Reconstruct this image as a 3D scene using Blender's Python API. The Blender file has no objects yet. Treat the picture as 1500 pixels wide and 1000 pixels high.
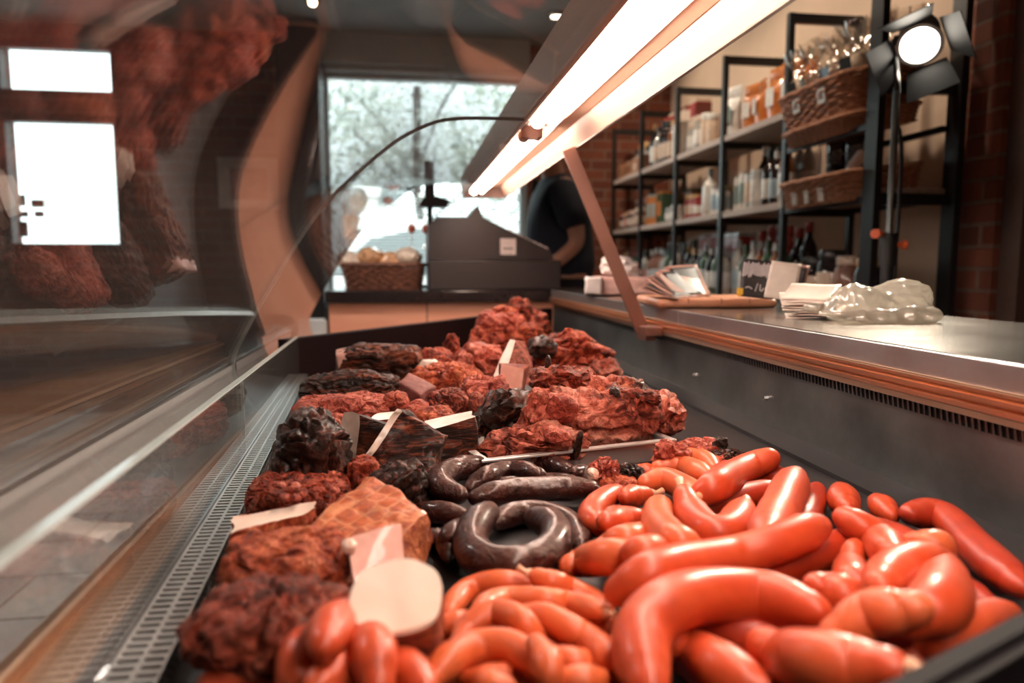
import bpy, bmesh, math, random
import numpy as np
from mathutils import Vector, Matrix, noise
random.seed(7)
sc = bpy.context.scene
COL = sc.collection
PI = math.pi

def nvec(p):
    """repeatable vector noise"""
    return Vector((noise.noise(p+Vector((17.3, 3.1, 9.7))), noise.noise(p+Vector((5.9, 41.7, 2.3))), noise.noise(p+Vector((8.1, 13.9, 33.3)))))
def tvec(p, octs):
    v = Vector((0, 0, 0)); a = 1.0; f = 1.0
    for k in range(octs): v += nvec(p*f)*a; a *= .5; f *= 2.0
    return v
# ---------------------------------------------------------------- camera geometry
FPX = 1050.0
PSI, TH = math.radians(8.4), math.radians(6.0)
CZ = 1.0
_F = Vector((math.sin(PSI)*math.cos(TH), math.cos(PSI)*math.cos(TH), -math.sin(TH)))
_R = Vector((math.cos(PSI), -math.sin(PSI), 0))
_U = Vector((math.sin(PSI)*math.sin(TH), math.cos(PSI)*math.sin(TH), math.cos(TH)))
def ray(u, v): return _F + _R*((u-750)/FPX) + _U*((500-v)/FPX)
def pz(u, v, z):
    d = ray(u, v); t = (z-CZ)/d.z
    return Vector((d.x*t, d.y*t, z))
def py(u, v, y):
    d = ray(u, v); t = y/d.y
    return Vector((d.x*t, y, CZ+d.z*t))
def pxx(u, v, x):
    d = ray(u, v); t = x/d.x
    return Vector((x, d.y*t, CZ+d.z*t))

# ---------------------------------------------------------------- object helpers
def meta(o, label=None, cat=None, group=None, kind=None):
    if label: o['label'] = label
    if cat: o['category'] = cat
    if group: o['group'] = group
    if kind: o['kind'] = kind
    return o
def link(name, me, mat=None, parent=None, smooth=True):
    o = bpy.data.objects.new(name, me)
    COL.objects.link(o)
    if mat is not None:
        me.materials.append(mat)
    if smooth and len(me.polygons):
        me.polygons.foreach_set('use_smooth', [True]*len(me.polygons))
    if parent is not None: o.parent = parent
    return o
def obj(name, bm, mat=None, parent=None, smooth=False, loc=None, label=None):
    me = bpy.data.meshes.new(name)
    bmesh.ops.recalc_face_normals(bm, faces=bm.faces)
    bm.to_mesh(me); bm.free()
    o = link(name, me, mat, parent, smooth)
    if smooth: me.set_sharp_from_angle(angle=math.radians(48))
    if loc is not None: o.location = loc
    if label: o['label'] = label
    return o
def vf(name, verts, faces, mat=None, parent=None, smooth=True, loc=None, label=None):
    me = bpy.data.meshes.new(name)
    me.from_pydata([tuple(v) for v in verts], [], faces)
    me.update()
    o = link(name, me, mat, parent, smooth)
    if loc is not None: o.location = loc
    if label: o['label'] = label
    return o
def empty(name, loc, label, cat, group=None, rz=0):
    o = bpy.data.objects.new(name, None); COL.objects.link(o)
    o.location = loc; o.rotation_euler = (0, 0, rz); o.empty_display_size = .05
    return meta(o, label, cat, group)
def box(bm, x0, x1, y0, y1, z0, z1, bev=0.0):
    r = bmesh.ops.create_cube(bm, size=1)
    vs = r['verts']
    for v in vs:
        v.co = Vector((x0+(v.co.x+.5)*(x1-x0), y0+(v.co.y+.5)*(y1-y0), z0+(v.co.z+.5)*(z1-z0)))
    if bev > 0:
        es = list({e for v in vs for e in v.link_edges})
        bmesh.ops.bevel(bm, geom=es, offset=bev, segments=2, affect='EDGES', profile=.5)
def boxo(name, x0, x1, y0, y1, z0, z1, mat, parent=None, bev=0.0, loc=None, label=None):
    bm = bmesh.new(); box(bm, x0, x1, y0, y1, z0, z1, bev)
    return obj(name, bm, mat, parent, loc=loc, label=label)
def cyl(bm, p0, p1, r0, r1=None, n=16, cap=True):
    p0 = Vector(p0); p1 = Vector(p1); r1 = r0 if r1 is None else r1
    d = p1-p0; q = d.to_track_quat('Z', 'Y')
    a = [bm.verts.new(p0 + q @ Vector((r0*math.cos(2*PI*k/n), r0*math.sin(2*PI*k/n), 0))) for k in range(n)]
    b = [bm.verts.new(p1 + q @ Vector((r1*math.cos(2*PI*k/n), r1*math.sin(2*PI*k/n), 0))) for k in range(n)]
    for k in range(n): bm.faces.new((a[k], a[(k+1) % n], b[(k+1) % n], b[k]))
    if cap:
        bm.faces.new(a[::-1]); bm.faces.new(b)
def lathe(bm, prof, n=20, c=(0, 0, 0)):
    rings = []
    for r, z in prof:
        if r < 1e-5: rings.append([bm.verts.new((c[0], c[1], c[2]+z))])
        else: rings.append([bm.verts.new((c[0]+r*math.cos(2*PI*k/n), c[1]+r*math.sin(2*PI*k/n), c[2]+z)) for k in range(n)])
    for a, b in zip(rings, rings[1:]):
        for k in range(n):
            if len(a) == 1 and len(b) == 1: continue
            if len(a) == 1: bm.faces.new((a[0], b[k], b[(k+1) % n]))
            elif len(b) == 1: bm.faces.new((a[k], a[(k+1) % n], b[0]))
            else: bm.faces.new((a[k], a[(k+1) % n], b[(k+1) % n], b[k]))
def lathe_o(name, prof, mat, parent=None, n=20, loc=None, smooth=True, c=(0, 0, 0), label=None):
    bm = bmesh.new(); lathe(bm, prof, n, c)
    return obj(name, bm, mat, parent, smooth, loc, label)
def prism(bm, pts, axis, a, b):
    """closed polygon pts (2D) swept along axis 'x','y','z' from a to b"""
    def mk(p, t):
        if axis == 'y': return (p[0], t, p[1])
        if axis == 'x': return (t, p[0], p[1])
        return (p[0], p[1], t)
    A = [bm.verts.new(mk(p, a)) for p in pts]; B = [bm.verts.new(mk(p, b)) for p in pts]
    n = len(pts)
    for k in range(n): bm.faces.new((A[k], A[(k+1) % n], B[(k+1) % n], B[k]))
    bm.faces.new(A[::-1]); bm.faces.new(B)
def sheet(bm, prof, y0, y1, t, ny=1):
    """thick sheet following an x,z profile, extruded along y"""
    P = [Vector((p[0], p[1])) for p in prof]; off = []
    for i, p in enumerate(P):
        d = (P[min(i+1, len(P)-1)]-P[max(i-1, 0)]).normalized()
        off.append(p + Vector((-d.y, d.x))*t)
    prism(bm, [tuple(p) for p in P]+[tuple(p) for p in off[::-1]], 'y', y0, y1)
def crom(pts, n):
    """Catmull-Rom resample into n points, even arc length"""
    P = [Vector(p) for p in pts]
    P = [P[0]*2-P[1]] + P + [P[-1]*2-P[-2]]
    out = []
    for i in range(1, len(P)-2):
        a, b, c, d = P[i-1:i+3]
        for k in range(24):
            t = k/24
            out.append(.5*((2*b)+(c-a)*t+(2*a-5*b+4*c-d)*t*t+(3*b-a-3*c+d)*t**3))
    out.append(P[-2].copy())
    L = [0]
    for a, b in zip(out, out[1:]): L.append(L[-1]+(b-a).length)
    res = []; j = 0
    for k in range(n):
        s = L[-1]*k/(n-1)
        while j < len(L)-2 and L[j+1] < s: j += 1
        w = (s-L[j])/max(1e-9, L[j+1]-L[j])
        res.append(out[j].lerp(out[j+1], min(1, max(0, w))))
    return res
def tube_data(pts, rad, n=12, closed_ends=True):
    """pts list of Vectors, rad list of radii -> verts, faces"""
    V = []; Fc = []; N = len(pts)
    t0 = (pts[1]-pts[0]).normalized()
    up = Vector((0, 0, 1)) if abs(t0.z) < .9 else Vector((1, 0, 0))
    nrm = (up - t0*up.dot(t0)).normalized()
    for i in range(N):
        t = (pts[min(i+1, N-1)]-pts[max(i-1, 0)])
        t = t.normalized() if t.length > 1e-9 else t0
        nrm = (nrm - t*nrm.dot(t)).normalized()
        b = t.cross(nrm)
        for k in range(n):
            a = 2*PI*k/n
            V.append(pts[i] + (nrm*math.cos(a)+b*math.sin(a))*rad[i])
    for i in range(N-1):
        for k in range(n):
            k2 = (k+1) % n
            Fc.append((i*n+k, i*n+k2, (i+1)*n+k2, (i+1)*n+k))
    if closed_ends:
        Fc.append(tuple(range(n))[::-1]); Fc.append(tuple((N-1)*n+k for k in range(n)))
    return V, Fc
def tube_o(name, pts, r, mat, parent=None, n=10, res=None, loc=None, label=None):
    P = crom(pts, res or max(8, len(pts)*5))
    V, Fc = tube_data(P, [r]*len(P), n)
    if loc is not None: V = [v-Vector(loc) for v in V]
    return vf(name, V, Fc, mat, parent, loc=loc, label=label)
def tube_bm(bm, pts, r, n=8, res=None):
    P = crom(pts, res or max(6, len(pts)*4)) if len(pts) > 2 else [Vector(p) for p in pts]
    V, Fc = tube_data(P, [r]*len(P), n)
    vs = [bm.verts.new(v) for v in V]
    for f in Fc: bm.faces.new([vs[i] for i in f])

# ---------------------------------------------------------------- material helpers
class NT:
    def __init__(s, name):
        s.m = bpy.data.materials.new(name); s.m.use_nodes = True
        s.t = s.m.node_tree; s.n = s.t.nodes; s.l = s.t.links
        s.b = s.n['Principled BSDF']; s.out = s.n['Material Output']
    def new(s, typ, **kw):
        x = s.n.new(typ)
        for k, v in kw.items():
            if k in x.inputs: x.inputs[k].default_value = v
            else: setattr(x, k, v)
        return x
    def lk(s, a, b): s.l.new(a, b)
    def coord(s, scale=(1, 1, 1), rot=(0, 0, 0), rand=True):
        tc = s.new('ShaderNodeTexCoord'); mp = s.new('ShaderNodeMapping')
        mp.inputs['Scale'].default_value = scale; mp.inputs['Rotation'].default_value = rot
        s.lk(tc.outputs['Object'], mp.inputs['Vector'])
        if rand:
            oi = s.new('ShaderNodeObjectInfo'); ml = s.new('ShaderNodeMath', operation='MULTIPLY'); ml.inputs[1].default_value = 37.0
            s.lk(oi.outputs['Random'], ml.inputs[0]); s.lk(ml.outputs[0], mp.inputs['Location'])
        return mp.outputs['Vector']
    def noise(s, vec, scale, detail=6, rough=.6, dist=0.0):
        x = s.new('ShaderNodeTexNoise'); x.inputs['Scale'].default_value = scale
        x.inputs['Detail'].default_value = detail; x.inputs['Roughness'].default_value = rough; x.inputs['Distortion'].default_value = dist
        s.lk(vec, x.inputs['Vector']); return x.outputs['Fac']
    def ramp(s, fac, stops):
        x = s.new('ShaderNodeValToRGB'); e = x.color_ramp.elements
        while len(e) < len(stops): e.new(.5)
        for el, (p, c) in zip(e, stops):
            el.position = p; el.color = (c[0], c[1], c[2], 1) if not isinstance(c, (int, float)) else (c, c, c, 1)
        s.lk(fac, x.inputs['Fac']); return x.outputs['Color']
    def mix(s, fac, a, b):
        x = s.new('ShaderNodeMix', data_type='RGBA')
        if isinstance(fac, (int, float)): x.inputs[0].default_value = fac
        else: s.lk(fac, x.inputs[0])
        for k, c in ((6, a), (7, b)):
            if isinstance(c, tuple): x.inputs[k].default_value = (c[0], c[1], c[2], 1)
            else: s.lk(c, x.inputs[k])
        return x.outputs[2]
    def base(s, c):
        if isinstance(c, tuple): s.b.inputs['Base Color'].default_value = (c[0], c[1], c[2], 1)
        else: s.lk(c, s.b.inputs['Base Color'])
    def bump(s, h, strength, dist):
        x = s.new('ShaderNodeBump'); x.inputs['Strength'].default_value = strength; x.inputs['Distance'].default_value = dist
        s.lk(h, x.inputs['Height']); s.lk(x.outputs['Normal'], s.b.inputs['Normal'])
    def set(s, **kw):
        for k, v in kw.items(): s.b.inputs[k.replace('_', ' ')].default_value = v
        return s
def plain(name, col, rough=.5, metal=0.0, var=.12, scale=40, bump=0.0, emit=None, es=1.0, spec=.5, coat=0.0):
    n = NT(name)
    v = n.coord()
    f = n.noise(v, scale, 4)
    d = tuple(max(0, c*(1-var)) for c in col); l = tuple(min(1, c*(1+var)) for c in col)
    n.base(n.ramp(f, [(.3, d), (.7, l)]))
    n.set(Roughness=rough, Metallic=metal)
    n.b.inputs['Specular IOR Level'].default_value = spec
    n.b.inputs['Coat Weight'].default_value = coat
    if bump: n.bump(f, bump, .002)
    if emit:
        n.b.inputs['Emission Color'].default_value = (*emit, 1); n.b.inputs['Emission Strength'].default_value = es
    return n.m
def emission(name, col, s):
    n = NT(name); e = n.new('ShaderNodeEmission'); e.inputs[0].default_value = (*col, 1); e.inputs[1].default_value = s
    n.lk(e.outputs[0], n.out.inputs['Surface']); return n.m
def glassy(name, tint=(1, 1, 1), dust=0.0, gain=1.0, rough=0.0, dustcol=(1, 1, 1)):
    """clear sheet glass: transmission straight through, Fresnel reflection on both faces"""
    n = NT(name)
    g = n.new('ShaderNodeNewGeometry')
    ior = n.new('ShaderNodeMix', data_type='FLOAT'); ior.inputs[2].default_value = 1.52; ior.inputs[3].default_value = 1/1.52
    n.lk(g.outputs['Backfacing'], ior.inputs[0])
    fr = n.new('ShaderNodeFresnel'); n.lk(ior.outputs[0], fr.inputs['IOR'])
    ml = n.new('ShaderNodeMath', operation='MULTIPLY', use_clamp=True); ml.inputs[1].default_value = gain
    n.lk(fr.outputs[0], ml.inputs[0])
    tr = n.new('ShaderNodeBsdfTransparent'); tr.inputs[0].default_value = (*tint, 1)
    gl = n.new('ShaderNodeBsdfGlossy'); gl.inputs['Roughness'].default_value = rough
    mx = n.new('ShaderNodeMixShader'); n.lk(ml.outputs[0], mx.inputs[0]); n.lk(tr.outputs[0], mx.inputs[1]); n.lk(gl.outputs[0], mx.inputs[2])
    last = mx
    if dust > 0:
        df = n.new('ShaderNodeBsdfDiffuse'); df.inputs[0].default_value = (*dustcol, 1)
        v = n.coord((1, 1, 1), rand=False)
        f = n.noise(v, 3.0, 6, .65)
        mm = n.new('ShaderNodeMath', operation='MULTIPLY'); mm.inputs[1].default_value = dust*2; n.lk(f, mm.inputs[0])
        m2 = n.new('ShaderNodeMixShader'); n.lk(mm.outputs[0], m2.inputs[0]); n.lk(mx.outputs[0], m2.inputs[1]); n.lk(df.outputs[0], m2.inputs[2])
        last = m2
    n.lk(last.outputs[0], n.out.inputs['Surface'])
    return n.m
def brick(name, c1, c2, mortar, scale, plane='xz', bump=.6):
    n = NT(name)
    tc = n.new('ShaderNodeTexCoord'); sp = n.new('ShaderNodeSeparateXYZ'); cb = n.new('ShaderNodeCombineXYZ')
    n.lk(tc.outputs['Object'], sp.inputs[0])
    n.lk(sp.outputs['X' if plane[0] == 'x' else 'Y'], cb.inputs[0]); n.lk(sp.outputs['Z'], cb.inputs[1])
    b = n.new('ShaderNodeTexBrick'); n.lk(cb.outputs[0], b.inputs['Vector'])
    for k, c in (('Color1', c1), ('Color2', c2), ('Mortar', mortar)): b.inputs[k].default_value = (*c, 1)
    b.inputs['Scale'].default_value = scale; b.inputs['Mortar Size'].default_value = .018; b.inputs['Mortar Smooth'].default_value = .3
    b.inputs['Brick Width'].default_value = .5; b.inputs['Row Height'].default_value = .17; b.inputs['Bias'].default_value = -.1
    f = n.noise(tc.outputs['Object'], 14, 6)
    c = n.mix(n.ramp(f, [(.3, 0.0), (.75, .5)]), b.outputs['Color'], tuple(x*.45 for x in c1))
    n.base(c); n.set(Roughness=.85)
    inv = n.new('ShaderNodeMath', operation='SUBTRACT'); inv.inputs[0].default_value = 1; n.lk(b.outputs['Fac'], inv.inputs[1])
    n.bump(inv.outputs[0], bump, .006)
    return n.m
def wood(name, c1, c2, scale=6, stretch=(1, .06, 1), rough=.45):
    n = NT(name); v = n.coord(stretch)
    f = n.noise(v, scale*4, 8, .6, 1.2)
    n.base(n.ramp(f, [(.3, c1), (.7, c2)])); n.set(Roughness=rough); n.bump(f, .15, .001); return n.m
def steel(name, col, rough=.35, stretch=(1, .03, 1), metal=1.0, scale=60, blotch=.3):
    n = NT(name); v = n.coord(stretch)
    f = n.noise(v, scale, 5)
    v2 = n.coord((1, 1, 1)); g = n.noise(v2, 9, 6, .65)
    d = tuple(c*(1-blotch) for c in col)
    n.base(n.mix(n.ramp(g, [(.35, 0.0), (.7, 1.0)]), d, col)); n.set(Metallic=metal)
    r = n.new('ShaderNodeMapRange'); r.inputs['To Min'].default_value = rough*.75; r.inputs['To Max'].default_value = rough*1.3
    n.lk(g, r.inputs['Value']); n.lk(r.outputs[0], n.b.inputs['Roughness'])
    n.bump(f, .06, .0006); return n.m
# ================================================================= ROOM
M = {}
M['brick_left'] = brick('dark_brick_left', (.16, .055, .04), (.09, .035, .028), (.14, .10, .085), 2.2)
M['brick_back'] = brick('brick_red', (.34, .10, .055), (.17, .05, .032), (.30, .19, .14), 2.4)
M['brick_side'] = brick('brick_side', (.30, .09, .05), (.15, .045, .03), (.25, .16, .12), 2.4, 'yz')
M['plaster'] = plain('beige_plaster', (.66, .50, .38), .9, var=.05, scale=6)
M['ceiling'] = plain('grey_ceiling', (.34, .35, .35), .9, var=.08, scale=5)
M['soffit'] = plain('soffit_grey', (.62, .60, .58), .85, var=.06, scale=4)
M['dark_frame'] = plain('dark_frame_paint', (.018, .016, .017), .45, var=.2)
M['door_brown'] = plain('brown_door_paint', (.10, .055, .045), .5, var=.15, scale=12)
M['white_frame'] = plain('white_frame_paint', (.55, .55, .54), .5, var=.05)
def tiles():
    n = NT('floor_tiles'); tc = n.new('ShaderNodeTexCoord')
    b = n.new('ShaderNodeTexBrick'); n.lk(tc.outputs['Object'], b.inputs['Vector'])
    b.inputs['Color1'].default_value = (.50, .46, .43, 1); b.inputs['Color2'].default_value = (.40, .37, .35, 1); b.inputs['Mortar'].default_value = (.12, .08, .07, 1)
    b.inputs['Scale'].default_value = 1; b.inputs['Brick Width'].default_value = 1.2; b.inputs['Row Height'].default_value = .305; b.inputs['Mortar Size'].default_value = .006
    f = n.noise(tc.outputs['Object'], 3.5, 8, .6, .4)
    n.base(n.mix(n.ramp(f, [(.35, 0.0), (.7, .55)]), b.outputs['Color'], (.26, .23, .22))); n.set(Roughness=.45); return n.m
M['floor'] = tiles()
X0, X1, Y0, Y1, ZC = -3.4, 1.95, -1.6, 5.2, 2.56
def struct(o): o['kind'] = 'structure'; return o
struct(boxo('floor', X0-.1, X1+.1, Y0-.1, Y1+.3, -.1, 0, M['floor']))
struct(boxo('ceiling', X0-.1, X1+.1, Y0-.1, Y1+.3, ZC, ZC+.1, M['ceiling']))
struct(boxo('wall_left', X0-.15, X0, Y0, Y1, 0, ZC, M['plaster']))
struct(boxo('wall_behind', X0-.15, X1+.15, Y0-.15, Y0, 0, ZC, M['plaster']))
# right wall: plaster, with a brick pier and a brown door nearer the camera
struct(boxo('wall_right', X1, X1+.15, 2.34, Y1, 0, ZC, M['plaster']))
struct(boxo('wall_right_near', X1, X1+.15, Y0, 2.34, 0, ZC, M['brick_side']))
# back wall with openings: lower+upper left window, big shop window
WL = (-2.62, -1.86); WB = (-.56, .88)
bm = bmesh.new()
def bw(x0, x1, z0, z1): box(bm, x0, x1, Y1, Y1+.25, z0, z1)
bw(X0, WL[0], 0, ZC); bw(WL[0], WL[1], 0, 1.10); bw(WL[0], WL[1], 1.99, 2.10); bw(WL[0], WL[1], 2.45, ZC)
bw(WL[1], WB[0], 0, ZC)
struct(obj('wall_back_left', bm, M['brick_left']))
bm = bmesh.new()
bw(WB[0], WB[1], 0, .72); bw(WB[1], X1, 0, ZC)
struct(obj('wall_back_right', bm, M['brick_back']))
bm = bmesh.new(); bw(WB[0], WB[1], 2.34, ZC); box(bm, WB[0]-.1, WB[1], Y1-.10, Y1, 2.36, ZC)
struct(obj('trim_1', bm, M['soffit']))
# window frames
def win(n, x0, x1, z0, z1, fr, fw=.05, mull=(), pane=None):
    r = struct(boxo('window_%d' % n, x0, x0+fw, Y1+.02, Y1+.09, z0, z1, fr))
    bm = bmesh.new(); box(bm, x1-fw, x1, Y1+.02, Y1+.09, z0, z1); box(bm, x0+fw, x1-fw, Y1+.02, Y1+.09, z0, z0+fw); box(bm, x0+fw, x1-fw, Y1+.02, Y1+.09, z1-fw, z1)
    for m_ in mull: box(bm, m_-.02, m_+.02, Y1+.02, Y1+.09, z0+fw, z1-fw)
    obj('window_frame', bm, fr, r)
    boxo('window_pane', x0+fw, x1-fw, Y1+.05, Y1+.058, z0+fw, z1-fw, pane, r)
    return r
M['pane'] = glassy('window_glass', (.97, 1, .99))
win(1, WB[0], WB[1], .72, 2.34, M['white_frame'], .05, (), M['pane'])
win(2, WL[0], WL[1], 1.10, 1.99, M['dark_frame'], .05, (), M['pane'])
win(3, WL[0], WL[1], 2.10, 2.45, M['dark_frame'], .045, (), M['pane'])
# dark pillar beside the shop window
struct(boxo('wall_pillar', -.80, -.53, Y1-.35, Y1, 0, ZC, M['dark_frame'], bev=.01))
# brick pier + door on the right wall
struct(boxo('wall_pier', X1-.12, X1, 2.03, 2.17, 0, ZC, M['brick_side']))
d = struct(boxo('door_1', X1-.06, X1-.012, 1.0, 1.95, 0, 2.2, M['door_brown'], bev=.004))
bm = bmesh.new()
for (a, b, c, e) in ((1.1, 1.42, .2, 1.0), (1.53, 1.85, .2, 1.0), (1.1, 1.42, 1.15, 2.05), (1.53, 1.85, 1.15, 2.05)):
    box(bm, X1-.075, X1-.06, a, b, c, e, .006)
obj('door_panel', bm, M['door_brown'], d)
bm = bmesh.new(); box(bm, X1-.10, X1-.011, 1.95, 2.025, 0, 2.3); box(bm, X1-.10, X1-.011, .9, 1.0, 0, 2.3); box(bm, X1-.10, X1-.011, 1.0, 1.95, 2.2, 2.3)
struct(obj('trim_2', bm, M['door_brown']))
# paper posters
M['paper'] = plain('poster_paper', (.52, .45, .42), .7, var=.15, scale=12)
M['paper_white'] = plain('white_paper', (.82, .80, .77), .7, var=.04, scale=20)
a = py(318, 230, Y1-.01); b = py(410, 306, Y1-.01)
t = empty('wall_poster', ((a.x+b.x)/2, Y1-.004, b.z), 'grey rectangular poster on the dark brick between left window and pillar', 'poster')
boxo('poster_sheet', -.2, .2, -.004, .002, 0, a.z-b.z, M['paper'], t)
boxo('picture_panel', -.12, .12, -.006, -.004, .06, a.z-b.z-.07, plain('poster_print', (.30, .17, .15), .6, var=.4, scale=25), t)
def notice_mat():
    n = NT('backlit_paper'); a = n.new('ShaderNodeBsdfTranslucent'); a.inputs[0].default_value = (.9, .88, .82, 1); b = n.new('ShaderNodeBsdfTransparent'); b.inputs[0].default_value = (.9, .88, .84, 1)
    m = n.new('ShaderNodeMixShader'); m.inputs[0].default_value = .45; n.lk(a.outputs[0], m.inputs[1]); n.lk(b.outputs[0], m.inputs[2]); n.lk(m.outputs[0], n.out.inputs['Surface']); return n.m
a = py(60, 240, Y1+.03); b = py(115, 305, Y1+.03)
boxo('window_notice', a.x, b.x, Y1+.0455, Y1+.049, b.z, a.z, notice_mat()); meta(bpy.data.objects['window_notice'], 'pale paper notice stuck in the lower left window', 'notice')
t = empty('sticker_sheet', py(30, 347, Y1+.046), 'cluster of small dark square stickers low on the left window glass', 'sticker')
M['sticker'] = plain('dark_sticker', (.05, .05, .06), .5, var=.3, scale=30)
for k, (u0, v0, u1, v1) in enumerate(((27, 285, 38, 302), (45, 292, 65, 304), (27, 309, 42, 318), (50, 309, 65, 318), (27, 324, 42, 347))):
    a = py(u0, v0, Y1+.046); b = py(u1, v1, Y1+.046); L = t.location
    boxo('sticker_square', a.x-L.x, b.x-L.x, .0, .003, b.z-L.z, a.z-L.z, M['sticker'], t)
# venetian blind on shop window (lower part)
t = empty('venetian_blind', (.16, Y1-.03, .78), 'white horizontal slat blind across the shop window', 'blind')
M['slat'] = plain('blind_slat', (.72, .75, .74), .5, var=.03)
bm = bmesh.new(); k = 0; z = .02
while z < .72:
    prism(bm, [(-.012, z+.003), (.012, z-.004), (.012, z-.0055), (-.012, z+.0015)], 'x', -.67, .67); z += .022
obj('slat', bm, M['slat'], t)
bm = bmesh.new()
for x in (-.5, 0, .5): tube_bm(bm, [(x, 0, 0), (x, 0, 1.55)], .0015, 5)
obj('lift_cord', bm, M['slat'], t)
boxo('head_rail', -.67, .67, -.02, .02, 1.54, 1.57, M['slat'], t)
# ---------------------------------------------------------------- outdoors
M['street'] = plain('pavement', (.34, .35, .36), .9, var=.15, scale=3)
struct(boxo('street', -14, 14, Y1+.3, 26, -.35, -.15, M['street']))
M['leafA'] = plain('leaf_green', (.44, .49, .42), .6, var=.35, scale=30)
M['leafB'] = plain('leaf_grey_green', (.52, .57, .52), .6, var=.3, scale=30)
M['bark'] = plain('tree_bark', (.06, .045, .04), .9, var=.3, scale=20, bump=.5)
def tree(loc, h, rw, rh, nl, mat, label, seed):
    rnd = random.Random(seed)
    t = empty('street_tree', loc, label, 'tree', 'trees across the street')
    bm = bmesh.new(); tube_bm(bm, [(0, 0, -.1), (.05, 0, h*.3), (-.04, .05, h*.55), (0, 0, h*.9)], .09, 9)
    for k in range(5):
        a = k*1.3; tube_bm(bm, [(0, 0, h*(.35+.06*k)), (math.cos(a)*rw*.4, math.sin(a)*rw*.4, h*(.5+.07*k)), (math.cos(a)*rw*.7, math.sin(a)*rw*.7, h*(.62+.06*k))], .03, 6)
    obj('trunk', bm, M['bark'], t, True)
    V = []; Fc = []
    for k in range(nl):
        while True:
            p = Vector((rnd.uniform(-1, 1), rnd.uniform(-1, 1), rnd.uniform(-1, 1)))
            if p.length < 1 and noise.noise(p*2.2+Vector((seed, 0, 0))) > -.12: break
        c = Vector((p.x*rw, p.y*rw, h*.72+p.z*rh)); s = rnd.uniform(.05, .10)
        a = Vector((rnd.gauss(0, 1), rnd.gauss(0, 1), rnd.gauss(0, 1))).normalized(); b = a.orthogonal().normalized(); cc = a.cross(b)*.25*s
        i = len(V); V += [c-a*s, c+b*s*.5+cc, c+a*s, c-b*s*.5+cc]; Fc.append((i, i+1, i+2, i+3))
    o = vf('foliage', V, Fc, mat, t, smooth=False); o['kind'] = 'stuff'
tree((-1.6, 10.2, -.15), 4.2, 1.7, 1.6, 1500, M['leafB'], 'leafy tree outside the shop window, behind the left half of the glass', 1)
tree((2.1, 11.4, -.15), 4.0, 1.5, 1.5, 1400, M['leafA'], 'leafy tree outside the shop window, behind the cash register', 2)
tree((.3, 15.5, -.15), 5.4, 2.2, 1.9, 1500, M['leafB'], 'tall tree farthest back outside the shop window', 3)
# parked car
t = empty('parked_car', (.35, 8.3, -.15), 'white parked car seen through the shop window', 'car')
M['carwhite'] = plain('white_car_paint', (.80, .82, .82), .25, var=.02, coat=.5)
M['carglass'] = plain('dark_car_glass', (.22, .26, .27), .08, var=.1)
M['tyre'] = plain('tyre_rubber', (.02, .02, .02), .8)
prof = [(-2.1, .35), (-2.15, .7), (-1.95, .98), (-1.25, 1.06), (-.75, 1.48), (-.2, 1.62), (.7, 1.62), (1.3, 1.45), (1.8, 1.05), (2.1, .95), (2.15, .5), (2.05, .3), (1.72, .3), (1.6, .55), (1.3, .66), (1.0, .55), (.88, .3), (-.95, .3), (-1.05, .55), (-1.35, .66), (-1.65, .55), (-1.78, .3)]
bm = bmesh.new(); prism(bm, prof, 'y', -.85, .85); obj('car_body', bm, M['carwhite'], t)
for nm, P in (('front_side_window', [(-1.1, 1.07), (-.7, 1.42), (-.25, 1.52), (-.1, 1.52), (-.1, 1.07)]), ('rear_side_window', [(0, 1.07), (0, 1.52), (.65, 1.52), (1.15, 1.38), (1.45, 1.07)])):
    bm = bmesh.new(); prism(bm, P, 'y', -.862, -.852); obj(nm, bm, M['carglass'], t)
for x in (-1.35, 1.3):
    for s in (-1, 1):
        bm = bmesh.new(); cyl(bm, (x, s*.62, .31), (x, s*.84, .31), .31, n=24); w = obj('wheel', bm, M['tyre'], t)
        bm = bmesh.new(); cyl(bm, (x, s*.84, .31), (x, s*.856, .31), .19, n=20); obj('hubcap', bm, M['carwhite'], w)

# ================================================================= CAMERA, WORLD
cd = bpy.data.cameras.new('camera'); cam = bpy.data.objects.new('camera', cd); COL.objects.link(cam)
cam.location = (0, 0, CZ); cam.rotation_euler = (PI/2-TH, 0, -PSI)
cd.sensor_width = 36; cd.lens = 36*FPX/1500; cd.clip_start = .01; cd.clip_end = 100
cd.dof.use_dof = True; cd.dof.focus_distance = .88; cd.dof.aperture_fstop = 3.6; cd.dof.aperture_blades = 0
sc.camera = cam
sun = bpy.data.lights.new('sun', 'SUN'); so_ = bpy.data.objects.new('sun', sun); COL.objects.link(so_)
sun.energy = 9.0; sun.angle = .02; sun.color = (1, .97, .92); so_.rotation_euler = (math.radians(-35)*-1, math.radians(12), 0)
w = bpy.data.worlds.new('World'); sc.world = w; w.use_nodes = True
nt = w.node_tree; bg = nt.nodes['Background']
bg.inputs[0].default_value = (.86, .97, 1.0, 1); bg.inputs[1].default_value = 4.2
sc.view_settings.view_transform = 'Standard'; sc.view_settings.look = 'None'; sc.view_settings.gamma = 1; sc.view_settings.exposure = 0
sc.cycles.max_bounces = 10; sc.cycles.transparent_max_bounces = 16; sc.cycles.glossy_bounces = 5
sc.cycles.sample_clamp_indirect = 6.0; sc.cycles.caustics_reflective = False
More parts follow.
